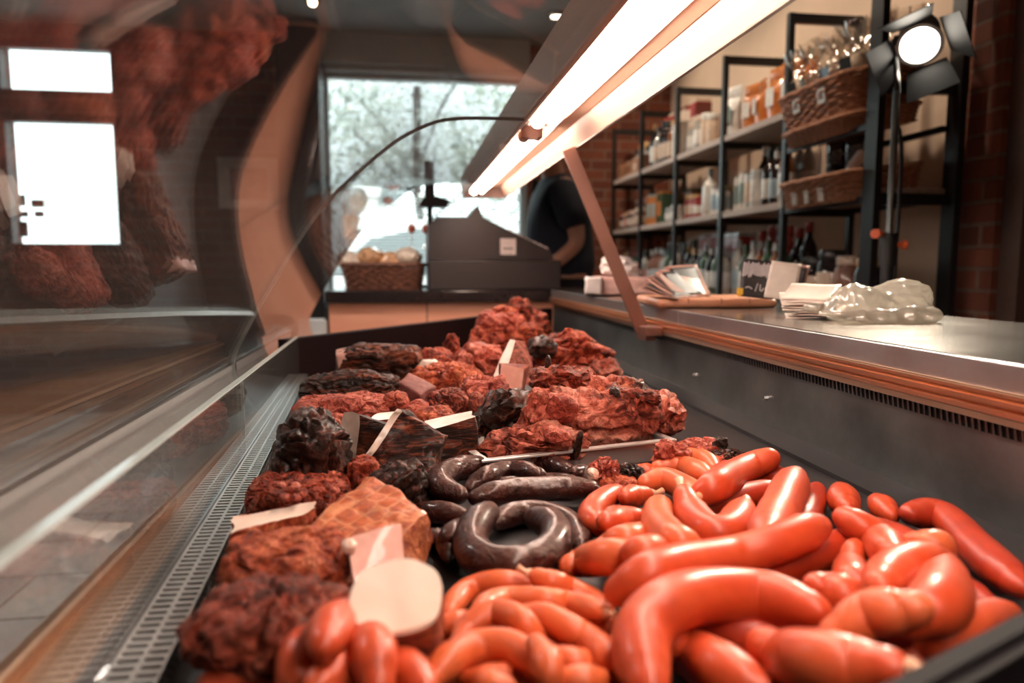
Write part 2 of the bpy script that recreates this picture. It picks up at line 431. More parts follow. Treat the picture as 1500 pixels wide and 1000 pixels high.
# ================================================================= DISPLAY CASE
DZ = .75                                              # deck height
M['steel_wall'] = steel('case_back_steel', (.25, .275, .28), .42, (.05, 1, .3), blotch=.35)
M['steel_deck'] = steel('deck_steel', (.105, .105, .11), .45, (1, .05, 1), blotch=.4)
M['steel_bright'] = steel('bright_steel', (.74, .73, .72), .24, (.1, 1, 1), blotch=.12)
M['steel_top'] = steel('worktop_steel', (.78, .74, .70), .17, (1, .08, 1), blotch=.10)
M['tray'] = steel('tray_steel', (.55, .50, .48), .34, (.1, 1, 1), metal=.55, blotch=.15)
M['alu_gold'] = plain('gold_rail_metal', (.74, .47, .31), .34, 1.0, var=.05, scale=8)
M['bronze'] = steel('bronze_ledge', (.40, .21, .11), .38, (1, .03, 1), blotch=.25)
M['alu'] = steel('satin_aluminium', (.62, .60, .58), .3, (1, .03, 1), blotch=.08)
M['black_plastic'] = plain('black_plastic', (.006, .006, .008), .7, var=.2, spec=.15)
M['dark_slot'] = plain('dark_slot', (.008, .007, .007), .7)
M['glass'] = glassy('case_glass', (.985, .99, .985), dust=.014, gain=1.3, dustcol=(.9, .85, .82))
M['glass_edge'] = plain('glass_edge', (.55, .62, .60), .15, var=.05)
M['wood_panel'] = wood('counter_wood', (.74, .31, .19), (.84, .42, .28), 3, (.1, 1, 1), .4)
case = empty('display_case', (0, .9, 0), 'curved glass meat display case with steel deck and perforated air grille', 'display case')
cl = Vector(case.location)
def C(o):
    o.parent = case; o.location = Vector(o.location)-cl; return o
def wallx(y): return .573-.027*(y-.5)                   # foot of the steel back wall
# deck
bm = bmesh.new()
v = [(-.19, .08), (.60, .08), (.60, 2.68), (-.24, 1.62)]
prism(bm, v, 'z', DZ-.02, DZ); C(obj('deck', bm, M['steel_deck']))
# steel back wall with stepped ledge, bolts and vent strip
bm = bmesh.new()
prism(bm, [(.555, DZ), (.62, DZ), (.62, .87), (.555, .87)], 'y', .05, 2.68)
C(obj('back_wall', bm, M['steel_wall']))
bm = bmesh.new(); prism(bm, [(.497, DZ), (.5548, DZ), (.5548, DZ+.004), (.503, DZ+.004), (.501, DZ+.006), (.497, DZ+.006)], 'y', .1, 2.55); C(obj('back_ledge', bm, M['steel_deck']))
bm = bmesh.new()
for (u, vv) in ((1020, 549), (1124, 583)):
    p = pxx(u, vv, .555); cyl(bm, (.556, p.y, p.z), (.549, p.y, p.z), .004, .003, 10)
    C(obj('bolt', bm, M['steel_bright'])); bm = bmesh.new()
bm = bmesh.new(); box(bm, .5535, .556,   .3, 2.0, .840, .853); C(obj('vent_strip', bm, M['dark_slot']))
bm = bmesh.new(); y = .3
while y < 2.0:
    prism(bm, [(y, .8405), (y+.0028, .8405), (y+.0052, .8525), (y+.0024, .8525)], 'x', .5515, .5538); y += .0084
C(obj('vent_fin', bm, M['steel_wall']))
# gold aluminium rail with three ribs, steel-edged above
bm = bmesh.new()
prof = [(.60, .853), (.546, .853), (.543, .860), (.538, .8625), (.538, .867), (.545, .869), (.545, .8705), (.538, .8725), (.538, .8765), (.545, .8785), (.545, .880), (.540, .8815), (.540, .8835), (.60, .8835)]
prism(bm, prof, 'y', .05, 2.68); C(obj('gold_rail', bm, M['alu_gold'], label='ribbed gold coloured rail'))
# air grille along the front of the deck: two sloped strips with slots
gz = DZ+.016
gR0, gR1 = pz(450, 550, gz), pz(230, 1000, gz)
gL0, gL1 = pz(420, 575, gz), pz(145, 1000, gz)
def gr(y, a, b): return a.x+(b.x-a.x)*(y-a.y)/(b.y-a.y)
GY0, GY1 = .12, 1.60
def gx(y, w): return gr(y, gL0, gL1)*(1-w)+gr(y, gR0, gR1)*w
bm = bmesh.new()
def strip(y0, y1, w0, w1, z0, z1, bmx=None):
    b = bmx or bm
    P = [(gx(y0, w0), y0), (gx(y0, w1), y0), (gx(y1, w1), y1), (gx(y1, w0), y1)]
    prism(b, P, 'z', z0, z1)
for (a, b) in ((0, .07), (.47, .56), (.93, 1.0)): strip(GY0, GY1, a, b, gz-.003, gz)
y = GY0
while y < GY1:
    strip(y, y+.0042, .05, .49, gz-.0028, gz-.0004); strip(y, y+.0042, .55, .95, gz-.0028, gz-.0004); y += .0088
# vertical perforated face down to the deck
for (a, b) in ((gz-.016, gz-.013), (gz-.009, gz-.007), (gz-.003, gz)):
    strip(GY0, GY1, .985, 1.0, a, b)
y = GY0
while y < GY1:
    strip(y, y+.003, .985, .998, gz-.016, gz); y += .0088
C(obj('air_grille', bm, M['alu'], label='slotted aluminium air grille'))
bm = bmesh.new(); strip(GY0, GY1, .0, .97, DZ-.02, gz-.006); C(obj('grille_channel', bm, M['dark_slot']))
# bronze ledge between grille and curved glass
bm = bmesh.new()
def lx(y): return gx(y, 0)
P = [(-.262, GY0), (lx(GY0)-.006, GY0), (lx(1.7)-.006, 1.7), (-.262, 1.7)]
prism(bm, P, 'z', DZ-.04, DZ-.004); C(obj('front_ledge', bm, M['bronze']))
bm = bmesh.new(); 
P = [(-.245, GY0), (-.240, GY0), (-.252, 1.7), (-.257, 1.7)]
prism(bm, P, 'z', DZ-.004, DZ+.003); C(obj('ledge_groove', bm, M['alu_gold']))
# low inner glass standing at the grille, with polished top edge
GT = .858
def gt(y): return .874-.022*(y-.3)
def inner(y0, y1):
    bm = bmesh.new()
    P = [(lx(y0)-.001, y0), (lx(y0)-.006, y0), (lx(y1)-.006, y1), (lx(y1)-.001, y1)]
    prism(bm, P, 'z', gz-.004, GT)
    for v in bm.verts:
        if v.co.z > GT-.001: v.co.z = gt(v.co.y)
    return C(obj('inner_glass', bm, M['glass']))
ys = .92
inner(GY0, ys-.001); inner(ys+.001, 1.62)
bm = bmesh.new()
P = [(lx(GY0)-.000, GY0), (lx(GY0)-.007, GY0), (lx(1.62)-.007, 1.62), (lx(1.62)-.000, 1.62)]
prism(bm, P, 'z', GT, GT+.002)
for v in bm.verts: v.co.z = gt(v.co.y)+v.co.z-GT
prism(bm, [(lx(ys)-.0055, ys-.0008), (lx(ys)-.0015, ys-.0008), (lx(ys)-.0015, ys+.0008), (lx(ys)-.0055, ys+.0008)], 'z', gz, GT)
C(obj('glass_edge_strip', bm, M['glass_edge']))
# outer bumper rail
bm = bmesh.new()
prism(bm, [(-.318, .786), (-.304, .782), (-.302, .830), (-.316, .834)], 'y', .1, 1.95); C(obj('bumper_rail', bm, plain('bumper_grey', (.52, .50, .49), .3, .25, var=.05)))
bm = bmesh.new(); prism(bm, [(-.320, .834), (-.300, .830), (-.300, .835), (-.318, .840)], 'y', .1, 1.95); C(obj('bumper_lip', bm, M['steel_bright']))
bm = bmesh.new(); prism(bm, [(-.3205, .780), (-.301, .780), (-.301, .8405), (-.3205, .8405)], 'y', 1.318, 1.324); C(obj('bumper_joint', bm, M['dark_slot']))
# big curved front glass, two panes meeting in a vertical seam
seam = [(-.262, .745), (-.288, .785), (-.298, .835), (-.275, .885), (-.235, .955), (-.144, 1.094), (-.037, 1.195), (.030, 1.238), (.095, 1.256), (.224, 1.258)]
prof = [(p.x, p.y) for p in crom([Vector((a, b, 0)) for a, b in seam], 56)]
for (a, b) in ((.02, 1.299), (1.301, 2.30)):
    bm = bmesh.new(); sheet(bm, prof, a, b, .006); C(obj('curved_glass', bm, M['glass'], smooth=True))
bm = bmesh.new(); sheet(bm, [(p[0], p[1]) for p in prof], 1.2992, 1.3008, .006); C(obj('glass_seam', bm, M['glass_edge'], smooth=True))
# far end of the case: diagonal dark kick panel, end bumper
M['dark_panel'] = plain('dark_end_panel', (.012, .004, .004), .7, var=.2, scale=10, spec=.12)
bm = bmesh.new()
a, b = Vector((-.26, 1.63)), Vector((.56, 2.72)); nn = Vector((-(b-a).y, (b-a).x)).normalized()*.03
prism(bm, [tuple(a), tuple(b), tuple(b+nn), tuple(a+nn)], 'z', DZ-.03, DZ+.088); C(obj('end_panel', bm, M['dark_panel']))
bm = bmesh.new(); box(bm, -.40, -.235, 1.70, 1.76, DZ-.06, DZ+.05); C(obj('end_bumper', bm, M['dark_panel']))
bm = bmesh.new(); box(bm, -.40, -.235, 1.698, 1.70, DZ+.012, DZ+.016); C(obj('end_trim', bm, M['alu']))
# cabinet below the deck
bm = bmesh.new(); prism(bm, [(-.235, .1), (.60, .1), (.60, 2.6), (-.235, 1.6)], 'z', .02, DZ-.041); C(obj('case_body', bm, plain('case_body_dark', (.06, .05, .05), .5)))
# brackets that carry the lamp: flat bars from the gold rail up to the lamp
M['post'] = steel('rose_steel', (.46, .25, .20), .42, (1, 1, .05), blotch=.12)
def lamp_post(yb):
    bm = bmesh.new()
    b0 = Vector((.535, yb, .845)); tp = Vector((.352, yb, 1.252)); w = .012
    d = (tp-b0).normalized(); nx = Vector((d.z, 0, -d.x))*.0145
    vs = [(b0.x-nx.x-.004, b0.z-nx.z), (b0.x+nx.x-.004, b0.z+nx.z), (tp.x+nx.x, tp.z+nx.z), (tp.x-nx.x, tp.z-nx.z)]
    prism(bm, vs, 'y', yb-.004, yb+.004)
    r = C(obj('lamp_post', bm, M['post']))
    bm = bmesh.new(); box(bm, .515, .5375, yb-.055, yb+.004, .838, .866); box(bm, .50, .5375, yb-.10, yb-.055, .852, .872, .002)
    k = obj('post_foot', bm, M['post']); k.parent = r;
lamp_post(1.55)
# ================================================================= LAMP
M['lamp_white'] = plain('lamp_enamel', (.86, .55, .38), .35, var=.03)
M['lamp_out'] = plain('lamp_anodised', (.84, .54, .41), .42, .1, var=.04, scale=6)
TUBE_S = 36.0
M['tube'] = emission('fluorescent_tube', (1.0, .80, .68), TUBE_S)
M['socket'] = plain('lamp_socket', (.62, .42, .36), .5)
M['tube_cap'] = plain('tube_cap_white', (.85, .80, .78), .4)
lampE = empty('tube_lamp', (.30, 1.2, 1.25), 'long anodised tube lamp running above the meat case', 'lamp')
LO = Vector(lampE.location)
def Lm(o): o.parent = lampE; o.location = Vector(o.location)-LO; return o
LY0, LY1 = -.35, 2.72
bm = bmesh.new()                                           # hollow channel section, open below
prism(bm, [(.213, 1.262), (.217, 1.255), (.223, 1.262), (.228, 1.292), (.345, 1.292), (.362, 1.268), (.370, 1.256), (.376, 1.258), (.372, 1.275), (.352, 1.322), (.206, 1.326)], 'y', LY0, LY1)
Lm(obj('lamp_housing', bm, M['lamp_out']))
bm = bmesh.new()
prism(bm, [(.2285, 1.2905), (.300, 1.2905), (.306, 1.283), (.312, 1.2905), (.344, 1.2905), (.343, 1.2885), (.314, 1.2885), (.306, 1.280), (.298, 1.2885), (.2305, 1.2885)], 'y', LY0+.01, LY1-.01)
Lm(obj('reflector', bm, M['lamp_white']))
bm = bmesh.new()
for a, b in ((.3755, 1.2585), (.3685, 1.2555)): box(bm, a-.0015, a+.0015, LY0, LY1, b-.003, b-.0005)
Lm(obj('lamp_edge_trim', bm, M['steel_bright']))
def tubes(y0, y1):
    for (x, r) in ((.247, .0125), (.276, .0085)):
        bm = bmesh.new(); cyl(bm, (x, y0+.012, 1.268), (x, y1-.012, 1.268), r, n=20)
        o = Lm(obj('light_tube', bm, M['tube'], smooth=False, label='glowing fluorescent tube'))
        for (a, b) in ((y0, y0+.0118), (y1-.0118, y1)):
            bm = bmesh.new(); cyl(bm, (x, a, 1.268), (x, b, 1.268), r+.0008, n=20)
            k = obj('tube_cap', bm, M['tube_cap']); k.parent = o;
        for yy in (y0-.012, y1+.002):
            bm = bmesh.new(); box(bm, x-.009, x+.009, yy, yy+.010, 1.262, 1.288, .002)
            Lm(obj('tube_socket', bm, M['socket']))
tubes(-.30, 1.36)
tubes(1.50, 2.62)
bm = bmesh.new(); cyl(bm, (.252, 1.425, 1.262), (.252, 1.435, 1.262), .015, n=20)
for a in range(3): cyl(bm, (.252+.009*math.cos(a*2.1+.5), 1.4245, 1.262+.009*math.sin(a*2.1+.5)), (.252+.009*math.cos(a*2.1+.5), 1.4252, 1.262+.009*math.sin(a*2.1+.5)), .0018, n=8)
Lm(obj('starter_disc', bm, M['socket']))
bm = bmesh.new(); prism(bm, [(.216, 1.256), (.370, 1.256), (.352, 1.321), (.208, 1.325)], 'y', LY1, LY1+.006); Lm(obj('lamp_end_cap', bm, M['black_plastic'] if False else M['socket']))
# ================================================================= WORKTOP
wt = empty('steel_worktop', (.75, 1.3, 0), 'brushed steel worktop behind the meat case', 'worktop')
WO = Vector(wt.location)
def W(o): o.parent = wt; o.location = Vector(o.location)-WO; return o
bm = bmesh.new(); box(bm, .5497, .96, .05, 2.68, .8845, .9115, .002); W(obj('worktop_slab', bm, M['steel_top']))
bm = bmesh.new(); box(bm, .5455, .5495, .05, 1.385, .884, .9105, .001); box(bm, .5455, .5495, 1.388, 2.68, .884, .9105, .001); W(obj('front_edge', bm, steel('worktop_edge_steel', (.50, .51, .52), .38, (.1, 1, .1), blotch=.2)))
bm = bmesh.new(); box(bm, .63, .94, .1, 2.62, .02, .884); W(obj('worktop_cabinet', bm, plain('cabinet_grey', (.12, .11, .11), .5)))
WZ = .9116
# ---- parcel wrapped in pink paper
M['pinkpaper'] = plain('pink_wrapping_paper', (.80, .50, .44), .75, var=.08, scale=25, bump=.3)
M['whitepaper'] = plain('white_wrapping_paper', (.88, .80, .77), .7, var=.05, scale=25, bump=.3)
def hexmesh(corners, n, rnd=.0, amp=0.0, seed=0, freq=18, cut=()):
    """trilinear block grid; corners c[ix][iy][iz]; cut: list of (axis, side) faces kept flat. returns verts, faces, tags"""
    C8 = corners; V = []; idx = {}; Fc = []; T = []
    def tri(a, b, c):
        p = Vector((0, 0, 0))
        for i in (0, 1):
            for j in (0, 1):
                for k in (0, 1):
                    w = ((1+a)/2 if i else (1-a)/2)*((1+b)/2 if j else (1-b)/2)*((1+c)/2 if k else (1-c)/2)
                    p += C8[i][j][k]*w
        return p
    def vert(a, b, c):
        key = (round(a, 4), round(b, 4), round(c, 4))
        if key in idx: return idx[key]
        q = Vector((a, b, c)); w = q.copy()
        if rnd > 0:
            e = 2+6*(1-rnd)
            f = [True, True, True]
            for (ax, s) in cut: f[ax] = False
            L = sum(abs(q[k])**e for k in range(3) if f[k])**(1/e)
            mx = max(abs(q[k]) for k in range(3) if f[k])
            if L > 1e-6:
                sc_ = mx/L
                for k in range(3):
                    if f[k]: w[k] = q[k]*(1-rnd+rnd*sc_)
        p = tri(*w)
        if amp > 0:
            s = Vector((seed*3.1, seed*1.7, seed*.9))
            d = tvec(p*freq+s, 4)*amp
            cen = tri(0, 0, 0); o = (p-cen)
            for (ax, sd) in cut:
                g = Vector((0, 0, 0)); g[ax] = sd
                nrm = (tri(*(g)) - cen).normalized()
                t = max(0.0, min(1.0, (1-abs(q[ax]-sd))*3)) if abs(q[ax]-sd) < 1 else 0
                if abs(q[ax]-sd) < 1e-3: d -= nrm*d.dot(nrm)
            p = p + d
        idx[key] = len(V); V.append(p); return idx[key]
    for ax in range(3):
        for sd in (-1, 1):
            for i in range(n):
                for j in range(n):
                    q = []
                    for (di, dj) in ((0, 0), (1, 0), (1, 1), (0, 1)):
                        a = -1+2*(i+di)/n; b = -1+2*(j+dj)/n
                        c = [0, 0, 0]; c[ax] = sd; c[(ax+1) % 3] = a; c[(ax+2) % 3] = b
                        q.append(vert(*c))
                    if sd < 0: q = q[::-1]
                    Fc.append(tuple(q)); T.append((ax, sd))
    return V, Fc, T
def boxcorners(c, sx, sy, sz, rz=0.0, tilt=0.0, roll=0.0):
    Mx = Matrix.Rotation(rz, 3, 'Z') @ Matrix.Rotation(tilt, 3, 'X') @ Matrix.Rotation(roll, 3, 'Y')
    c = Vector(c)
    return [[[c + Mx @ Vector(((i-.5)*sx, (j-.5)*sy, (k-.5)*sz)) for k in (0, 1)] for j in (0, 1)] for i in (0, 1)]
def hexo(name, corners, n, mat, parent=None, rnd=.3, amp=.0, seed=0, freq=18, loc=None, smooth=True, label=None):
    V, Fc, T = hexmesh(corners, n, rnd, amp, seed, freq)
    if loc is not None: V = [v-Vector(loc) for v in V]
    return vf(name, V, Fc, mat, parent, smooth, loc, label)
p0 = pz(838, 428, WZ); p1 = pz(955, 430, WZ)
t = empty('wrapped_parcel', (.66, 2.12, WZ), 'flat parcel wrapped in pink paper on the far end of the worktop', 'parcel')
pc = boxcorners((0, 0, .030), .20, .13, .052, rz=-.25)
hexo('wrapped_body', pc, 14, M['pinkpaper'], t, .25, .004, 3, 30)
pc = boxcorners((-.098, -.002, .030), .05, .125, .050, rz=-.25); hexo('folded_end', pc, 8, M['whitepaper'], t, .3, .004, 5, 30, label='white folded paper end')
V = []; Fc = []; rnd = random.Random(4)                     # crumpled paper bag on top, own thing
bmx = bmesh.new(); bmesh.ops.create_icosphere(bmx, subdivisions=3, radius=1)
for v in bmx.verts:
    d = v.co.normalized(); n1 = noise.noise(d*2.6+Vector((5, 2, 1)))+.6*noise.noise(d*6+Vector((1, 2, 7)))
    r = 1+.35*n1
    v.co = Vector((d.x*.062*r, d.y*.045*r, max(-.02, d.z*.040*r)+.02+max(0, -d.x)*.01))
o = obj('paper_bag', bmx, M['whitepaper'], None, False, (.645, 2.12, WZ+.058)); meta(o, 'crumpled pale paper bag lying on the pink wrapped parcel', 'bag')
# ---- cutting board
M['board'] = wood('beech_board', (.36, .15, .085), (.55, .27, .16), 3, (.15, 1, 1), .4)
_bc = pz(1032, 449, WZ)
t = empty('cutting_board', (_bc.x+.02, _bc.y+.02, WZ), 'thick rounded wooden cutting board lying on the steel worktop', 'cutting board', rz=-.12)
bd = t
bm = bmesh.new(); box(bm, -.135, .12, -.085, .15, 0, .020, .008); obj('board_slab', bm, M['board'], t, True)
bm = bmesh.new()
for x in (-.07, .0, .06): box(bm, x-.0006, x+.0006, -.0855, .1505, .009, .0203)
obj('glue_joint', bm, plain('dark_joint', (.2, .08, .05), .6), t)
BZ = WZ+.0203
# ---- price cards
M['sleeve'] = plain('card_sleeve', (.30, .16, .13), .4, var=.35, scale=14, coat=.04, spec=.3)
M['sleeve_pale'] = plain('pale_card_sleeve', (.72, .62, .54), .4, var=.2, scale=14, coat=.12)
M['card_black'] = plain('black_card', (.022, .018, .020), .5, var=.2, coat=.05)
M['chalk'] = plain('chalk_writing', (.80, .74, .76), .6)
M['yellow'] = plain('yellow_plastic', (.85, .50, .05), .4, var=.05)
def card(c, w, h, rz, tilt, roll, mat, label, inner=None, group='price cards on the worktop', name='price_card', curl=.0018):
    """thin laminated card, its base edge at c; tilt 0 = standing, pi/2 = lying"""
    t = empty(name, c, label, 'price card', group)
    Mx = Matrix.Rotation(rz, 3, 'Z') @ Matrix.Rotation(-tilt, 3, 'X') @ Matrix.Rotation(roll, 3, 'Y')
    def mk(w, h, th, off, nm, m, z0=0.0):
        n = 8; V = []; Fc = []
        for s in (0, 1):
            for j in range(n+1):
                for i in range(n+1):
                    a = (i/n-.5); b = j/n
                    V.append(Mx @ Vector((a*w, off+(th if s else 0)+curl*math.sin(b*3.1)+curl*.6*math.cos(a*5+rz*9), z0+b*h)))
        N = (n+1)*(n+1)
        for j in range(n):
            for i in range(n):
                q = (j*(n+1)+i, j*(n+1)+i+1, (j+1)*(n+1)+i+1, (j+1)*(n+1)+i)
                Fc.append(q); Fc.append(tuple(N+k for k in q[::-1]))
        for i in range(n):
            for (a, b) in ((i, i+1), (n*(n+1)+i+1, n*(n+1)+i), ((i+1)*(n+1), i*(n+1)), (i*(n+1)+n, (i+1)*(n+1)+n)):
                Fc.append((b, a, a+N, b+N))
        return vf(nm, V, Fc, m, t, True)
    mk(w, h, .0009, 0, 'card_sleeve', mat)
    if inner: mk(w*.86, h*.84, .0004, -.0006, 'card_insert', inner, h*.08)
    return t, Mx
rnd = random.Random(11)
ordn = ['lowest', 'second', 'third', 'fourth', 'fifth', 'sixth', 'seventh', 'eighth', 'ninth', 'tenth', 'topmost']
# fan of dark sleeves lying to the left on the board
base = pz(1012, 436, BZ)
for k in range(8):
    th = 1.30-.10*k
    c = (base.x-.028+.009*k, base.y-.015+.010*k, BZ+.0015)
    card(c, .088, .084, .95-.10*k+rnd.uniform(-.08, .08), th, rnd.uniform(-.06, .06), M['sleeve'], f'dark glossy price card, {ordn[k] if k<7 else "topmost"} in the fan at the left end of the cutting board', M['card_black'] if k % 2 else None, 'dark price cards fanned on the board')
# upright card with writing, and two pale ones leaning behind it
b1 = pz(1108, 437, BZ)
t, Mx = card((b1.x, b1.y, BZ+.001), .072, .082, -.22, .20, .10, M['card_black'], 'upright glossy black price card with white scribbled writing and yellow clip', None, 'price cards standing on the board')
bm = bmesh.new(); rr = random.Random(3)
for k in range(16):                                        # streaky hand lettering
    x = -.032+.0041*k; z0 = .042+rr.uniform(0, .008); z1 = .077-rr.uniform(0, .006)
    pts = [(x, z0), (x+.0008, (z0+z1)/2), (x+.0016, z1)]
    for (a, b) in zip(pts, pts[1:]): tube_bm(bm, [Mx @ Vector((a[0], -.0012, a[1])), Mx @ Vector((b[0], -.0016, b[1]))], .0013, 5)
def stroke(pts):
    for (a, b) in zip(pts, pts[1:]): tube_bm(bm, [Mx @ Vector((a[0]*1.4, -.0014, a[1]*1.4)), Mx @ Vector((b[0]*1.4, -.0014, b[1]*1.4))], .0011, 5)
stroke([(-.018, .014), (-.013, .016), (-.008, .013)]); stroke([(-.003, .010), (0, .022)]); stroke([(.004, .021), (.004, .012), (.007, .011), (.009, .016)]); stroke([(.012, .012), (.013, .018), (.016, .013), (.019, .018), (.022, .012)])
obj('chalk_writing', bm, M['chalk'], t)
bm = bmesh.new()
def bx2(x0, x1, y0, y1, z0, z1):
    r = bmesh.ops.create_cube(bm, size=1)
    for v in r['verts']: v.co = Mx @ Vector((x0+(v.co.x+.5)*(x1-x0), y0+(v.co.y+.5)*(y1-y0), z0+(v.co.z+.5)*(z1-z0)))
bx2(-.041, -.030, -.006, .004, .003, .017); bx2(-.038, -.033, -.003, .001, -.001, .003)
obj('yellow_clip', bm, M['yellow'], t, label='yellow plastic clip')
for k, (du, wd) in enumerate(((22, .042), (38, .045))):
    c = pz(1108+du, 440-2*k, BZ)
    card((c.x+.034, c.y+.034+.014*k, BZ+.001), wd*1.4, .080, -.5-.12*k, .34+.1*k, .16, M['sleeve_pale'] if k == 0 else M['sleeve'], ['pale price card leaning right behind the scribbled black one', 'brownish price card leaning farthest right behind the pale one'][k], M['card_black'] if k else None, 'price cards standing on the board')
# pile of pale cards lying beside the board
b2 = pz(1185, 466, WZ)
for k in range(8):
    card((b2.x-.005+.003*rnd.uniform(-1, 1), b2.y-.02+.004*k, WZ+.002+.0042*k), .085, .066, -.75+rnd.uniform(-.35, .35), 1.50-.05*k+rnd.uniform(-.03, .03), rnd.uniform(-.05, .05), M['sleeve_pale'], f'pale price card, {ordn[k] if k<7 else "topmost"} in the loose pile beside the plastic bag', M['sleeve'] if k in (1, 4) else None, 'pale price cards in a loose pile')
# ---- crumpled clear plastic bag
def plastic():
    n = NT('crumpled_plastic'); 
    tr = n.new('ShaderNodeBsdfTransparent'); tr.inputs[0].default_value = (.96, .93, .88, 1)
    df = n.new('ShaderNodeBsdfTranslucent'); df.inputs[0].default_value = (.95, .88, .78, 1)
    d2 = n.new('ShaderNodeBsdfDiffuse'); d2.inputs[0].default_value = (.9, .84, .76, 1)
    gl = n.new('ShaderNodeBsdfGlossy'); gl.inputs['Roughness'].default_value = .12
    v = n.coord(); f = n.noise(n.coord((.5, 1, 1)), 34, 5, .55, 2.0)
    bp = n.new('ShaderNodeBump'); bp.inputs['Strength'].default_value = .22; bp.inputs['Distance'].default_value = .003; n.lk(f, bp.inputs['Height'])
    for s_ in (gl, df, d2): n.lk(bp.outputs[0], s_.inputs['Normal'])
    a = n.new('ShaderNodeMixShader'); a.inputs[0].default_value = .5; n.lk(df.outputs[0], a.inputs[1]); n.lk(d2.outputs[0], a.inputs[2])
    b = n.new('ShaderNodeMixShader'); b.inputs[0].default_value = .50; n.lk(tr.outputs[0], b.inputs[1]); n.lk(a.outputs[0], b.inputs[2])
    c = n.new('ShaderNodeMixShader'); c.inputs[0].default_value = .22; n.lk(b.outputs[0], c.inputs[1]); n.lk(gl.outputs[0], c.inputs[2])
    n.lk(c.outputs[0], n.out.inputs['Surface']); return n.m
M['plastic'] = plastic()
t = empty('plastic_bag', pz(1300, 472, WZ), 'crumpled clear plastic bag glowing in the spotlight on the worktop', 'bag')
def bagpart(name, pts, rads, seed, amp=.35, flat=.75):
    N, K_ = 70, 64
    P = crom([Vector(p) for p in pts], N); R = [c.x for c in crom([Vector((r, 0, 0)) for r in rads], N)]
    V, Fc = tube_data(P, R, K_)
    out = []; s = Vector((seed*4.1, seed*2.3, seed))
    for i, v in enumerate(V):
        c = P[i//K_]; d = v-c
        q = v*26+s; q = q+nvec(v*18+s)*.9
        f1, pt = noise.voronoi(q)
        cell = (f1[1]-f1[0])
        fold = 1-abs(noise.noise(v*42+s))*2
        k = 1+amp*(noise.noise(v*13+s)*1.0+.55*(cell-.35)+.30*fold-.12)
        w = c+d*k; w.z = max(.0006, c.z+(w.z-c.z)*flat); out.append(w)
    o = vf(name, out, Fc, M['plastic'], t); return o
bl = Vector(t.location)
def bp_(u, v, z): return pz(u, v, WZ+z)-bl
bmx = bmesh.new(); bmesh.ops.create_icosphere(bmx, subdivisions=6, radius=1)
cb = pz(1304, 452, WZ+.02)-bl; PXM = (cb+bl).y/FPX
for v in bmx.verts:
    d = v.co.normalized(); x = d.x
    e = 2.6; d = d*((abs(d.x)**e+abs(d.y)**e+abs(d.z)**e)**(-1/e))
    top = 76-26*math.exp(-((x+.18)/.26)**2)+16*max(0, x)-10*max(0, -x-.6)
    q = Vector((d.x*88*PXM, d.y*.045, (d.z*top*.62+18)*PXM if d.z > 0 else (d.z*26+18)*PXM))
    w1 = q+nvec(q*14)*.03
    f1, pt = noise.voronoi(w1*30)
    q = q+d.normalized()*(.010*noise.noise(q*16)-.009*min(.5, f1[1]-f1[0])+.0035*(1-2*abs(noise.noise(Vector((w1.x*30+w1.z*40, w1.y*40, w1.z*14-w1.x*20)))))+.0012*noise.noise(w1*110))
    v.co = cb+Vector((0, .02, -.02))+q
    v.co.z = max(.0006, v.co.z)
obj('bag_body', bmx, M['plastic'], t, True)
bagpart('bag_fold', [bp_(1200, 458, .016), bp_(1235, 462, .012), bp_(1280, 464, .010), bp_(1330, 464, .010), bp_(1370, 462, .011)], [.007, .017, .014, .017, .012], 2, .8)
bagpart('bag_handle', [bp_(1190, 450, .02), bp_(1215, 447, .02), bp_(1245, 450, .018), bp_(1275, 455, .012)], [.012, .018, .016, .010], 3, .8, .6)

# ================================================================= BACK COUNTER WITH REGISTER AND BASKET
CZT = .906
M['black_top'] = plain('black_counter_top', (.018, .013, .013), .18, var=.1)
t = empty('service_counter', (.10, 2.95, 0), 'wood fronted service counter with black top behind the meat case', 'counter')
T0 = Vector(t.location)
def K(o): o.parent = t; o.location = Vector(o.location)-T0; return o
K(boxo('counter_top', -.30, .98, 2.76, 3.36, CZT-.045, CZT, M['black_top'], bev=.004))
for (a, b) in ((-.29, .078), (.082, .45), (.454, .80)): K(boxo('front_panel', a, b, 2.79, 2.81, .06, CZT-.046, M['wood_panel']))
K(boxo('counter_carcass', -.28, .95, 2.811, 3.34, .0, CZT-.046, M['dark_panel']))
K(boxo('end_post', -.40, -.31, 2.74, 2.84, .0, .80, M['white_frame'])); 
K(boxo('end_shelf', -.34, -.292, 2.70, 2.738, .735, .80, M['white_frame']))
# cash register
M['reg'] = plain('register_grey', (.022, .013, .013), .4, var=.1)
M['reg2'] = plain('register_drawer', (.026, .018, .018), .4, var=.1)
M['lcd'] = plain('label_white', (.72, .60, .56), .6, var=.1, scale=60)
yR = 2.83
def R_(u, v): 
    p = py(u, v, yR); return (p.x, p.z)
t = empty('cash_register', (.31, yR+.16, CZT), 'dark grey cash register with sloped keyboard on the black counter', 'cash register')
T1 = Vector(t.location)
def G(o): o.parent = t; o.location = Vector(o.location)-T1; return o
xl, xr = R_(628, 400)[0], R_(822, 400)[0]
G(boxo('cash_drawer', xl, xr, yR, yR+.36, CZT+.001, CZT+.118, M['reg2'], bev=.004))
zt = CZT+.120
P = [(xl, zt), (R_(812, 372)[0], zt), R_(806, 366), R_(745, 337), R_(708, 318), R_(700, 300), R_(685, 318), R_(640, 318), (xl, R_(628, 330)[1])]
bm = bmesh.new(); prism(bm, P, 'y', yR+.005, yR+.34); G(obj('register_body', bm, M['reg']))
bm = bmesh.new()
